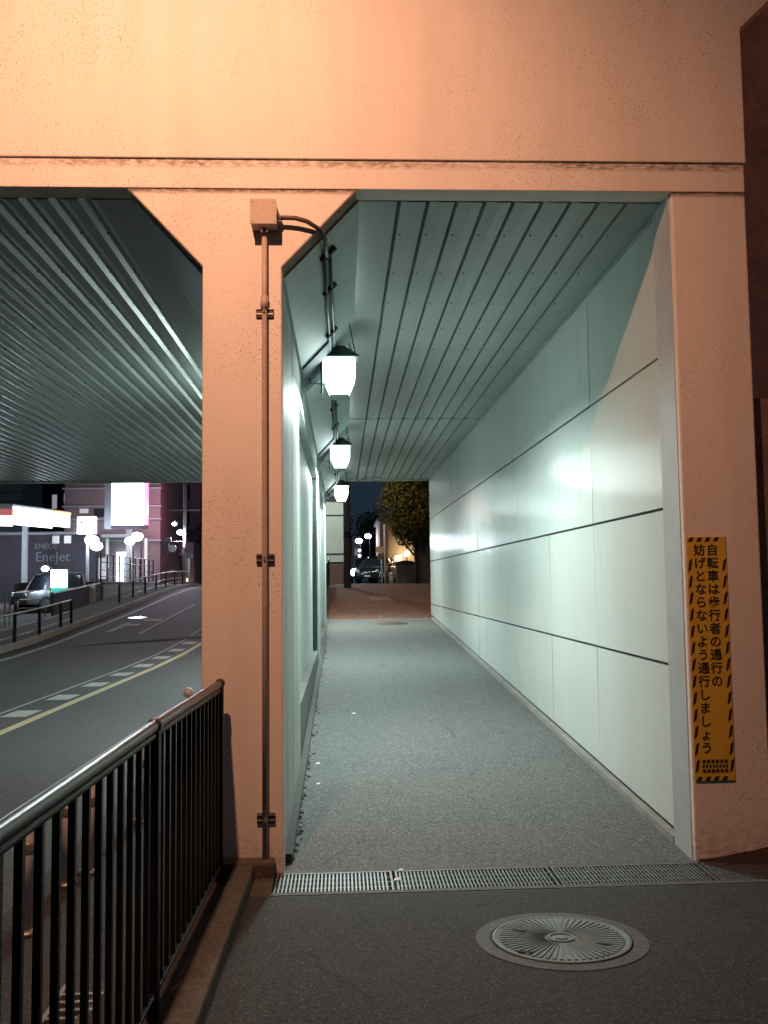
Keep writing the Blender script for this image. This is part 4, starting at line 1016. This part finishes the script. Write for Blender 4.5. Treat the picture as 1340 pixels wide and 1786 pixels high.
round_lamp(-13.1, 57.5, 2.65, .28, 'lower glaring lamp at the right corner of the giant sign')
# more distant blocks
b = thing('dark_apartment_block', 'dark purple apartment block with faint windows behind the petrol station', 'building')
MB().box(-28.5, -22.6, 80, 90, -1, 13).build('wall', M['bldg_dark'], b)
windows(b, [(-24.9, -24.4, 6.5, 7.8), (-26.6, -25.6, 6.2, 7.6), (-23.9, -23.3, 7.0, 7.9), (-27.6, -27.0, 6.2, 7.6)], 80, (0, 2))
MB().box(-28.5, -22.5, 79.5, 79.98, 5.6, 6.0).build('balcony', M['bldg_grey'], b)
b = thing('grey_apartment_block', 'light grey clad block rising above the canopy at the left', 'building')
MB().box(-27.2, -25.4, 74, 79, -1, 12).build('wall', M['bldg_grey'], b)
for z in (6.6, 7.35, 8.0): MB().box(-27.25, -25.35, 73.95, 73.998, z, z+.06).build('ledge', M['bldg_dark'], b)
b = thing('pink_lit_block', 'brown apartment block washed by pink sign light', 'building')
MB().box(-15.8, -12.2, 80, 90, -.5, 12).build('wall', M['bldg_beige'], b)
windows(b, [(-14.4, -13.0, 4.9, 6.3), (-14.4, -13.0, 7.2, 8.6), (-15.3, -14.9, 5.2, 6.2)], 80, ())
MB().box(-14.8, -12.4, 79.2, 79.98, 4.2, 4.85).build('balcony', M['bldg_beige'], b)
b = thing('low_far_house', 'low dark house row at the bend of the road', 'building')
MB().box(-16.5, -11.5, 72, 78, -.5, 3.2).build('wall', M['bldg_beige'], b)
MB().prism_x([(71.5, 3.2), (78.5, 3.2), (75, 4.3)], -16.7, -11.3).build('roof', M['bldg_dark'], b)
windows(b, [(-13.9, -13.4, .8, 1.4), (-12.7, -12.2, .9, 2.2), (-15.4, -14.6, .8, 2.0)], 72, (0,))
# lamps and signs near the far utility pole
round_lamp(-9.5, 54.6, 3.0, .17, 'bright blue white lamp beside the far utility pole', power=450, color=(.85,.82,1))
round_lamp(-10.9, 60.5, 3.88, .14, 'small high lamp left of the far utility pole')
round_lamp(-10.7, 72, .55, .12, 'small warm light low beside the far houses', 'warm_light')
round_lamp(-11.9, 72, .25, .12, 'small warm light at the left end of the far houses', 'warm_light')
q = thing('road_sign', 'pair of pale road sign plates on an arm from the far pole', 'road sign', (-9.3, 54.5, 0))
MB().tube([(-.05, 0, 2.45), (-1.2, 0, 2.45)], .03, 8).build('arm', M['grey_steel'], q)
MB().box(-1.3, -.85, -.03, .03, 1.75, 2.42).build('plate', M['bldg_beige'], q)
MB().tube([(-.62, -.03, 2.05), (-.62, .0, 2.05)], .22, 18).build('round_plate', M['white_paint'], q)
MB().box(-1.1, -.7, -.03, .03, 2.5, 2.72).build('plate', M['bldg_grey'], q)
q = thing('signal_control_post', 'pale post with a small box right of the far utility pole', 'post', (-8.75, 53.2, -.06))
MB().tube([(0,0,0), (0,0,1.75)], .06, 10).build('shaft', M['white_lit'], q, smooth=True)
MB().box(-.2, .18, -.1, .1, 1.5, 1.78).build('control_box', M['bldg_grey'], q)
# trees behind, dark mass
t3 = thing('tree', 'dark roadside tree behind the far utility pole', 'tree')
MB().tube([(-8.6, 78, -.3), (-8.6, 78, 2.2)], .2, 8).build('trunk', M['trunk'], t3)
crown((-8.6, 78, 4.0), 3.2, 3500, 11, .18, (1.1, 1, 1), 10).build('crown', M['leaf_dark'], t3)
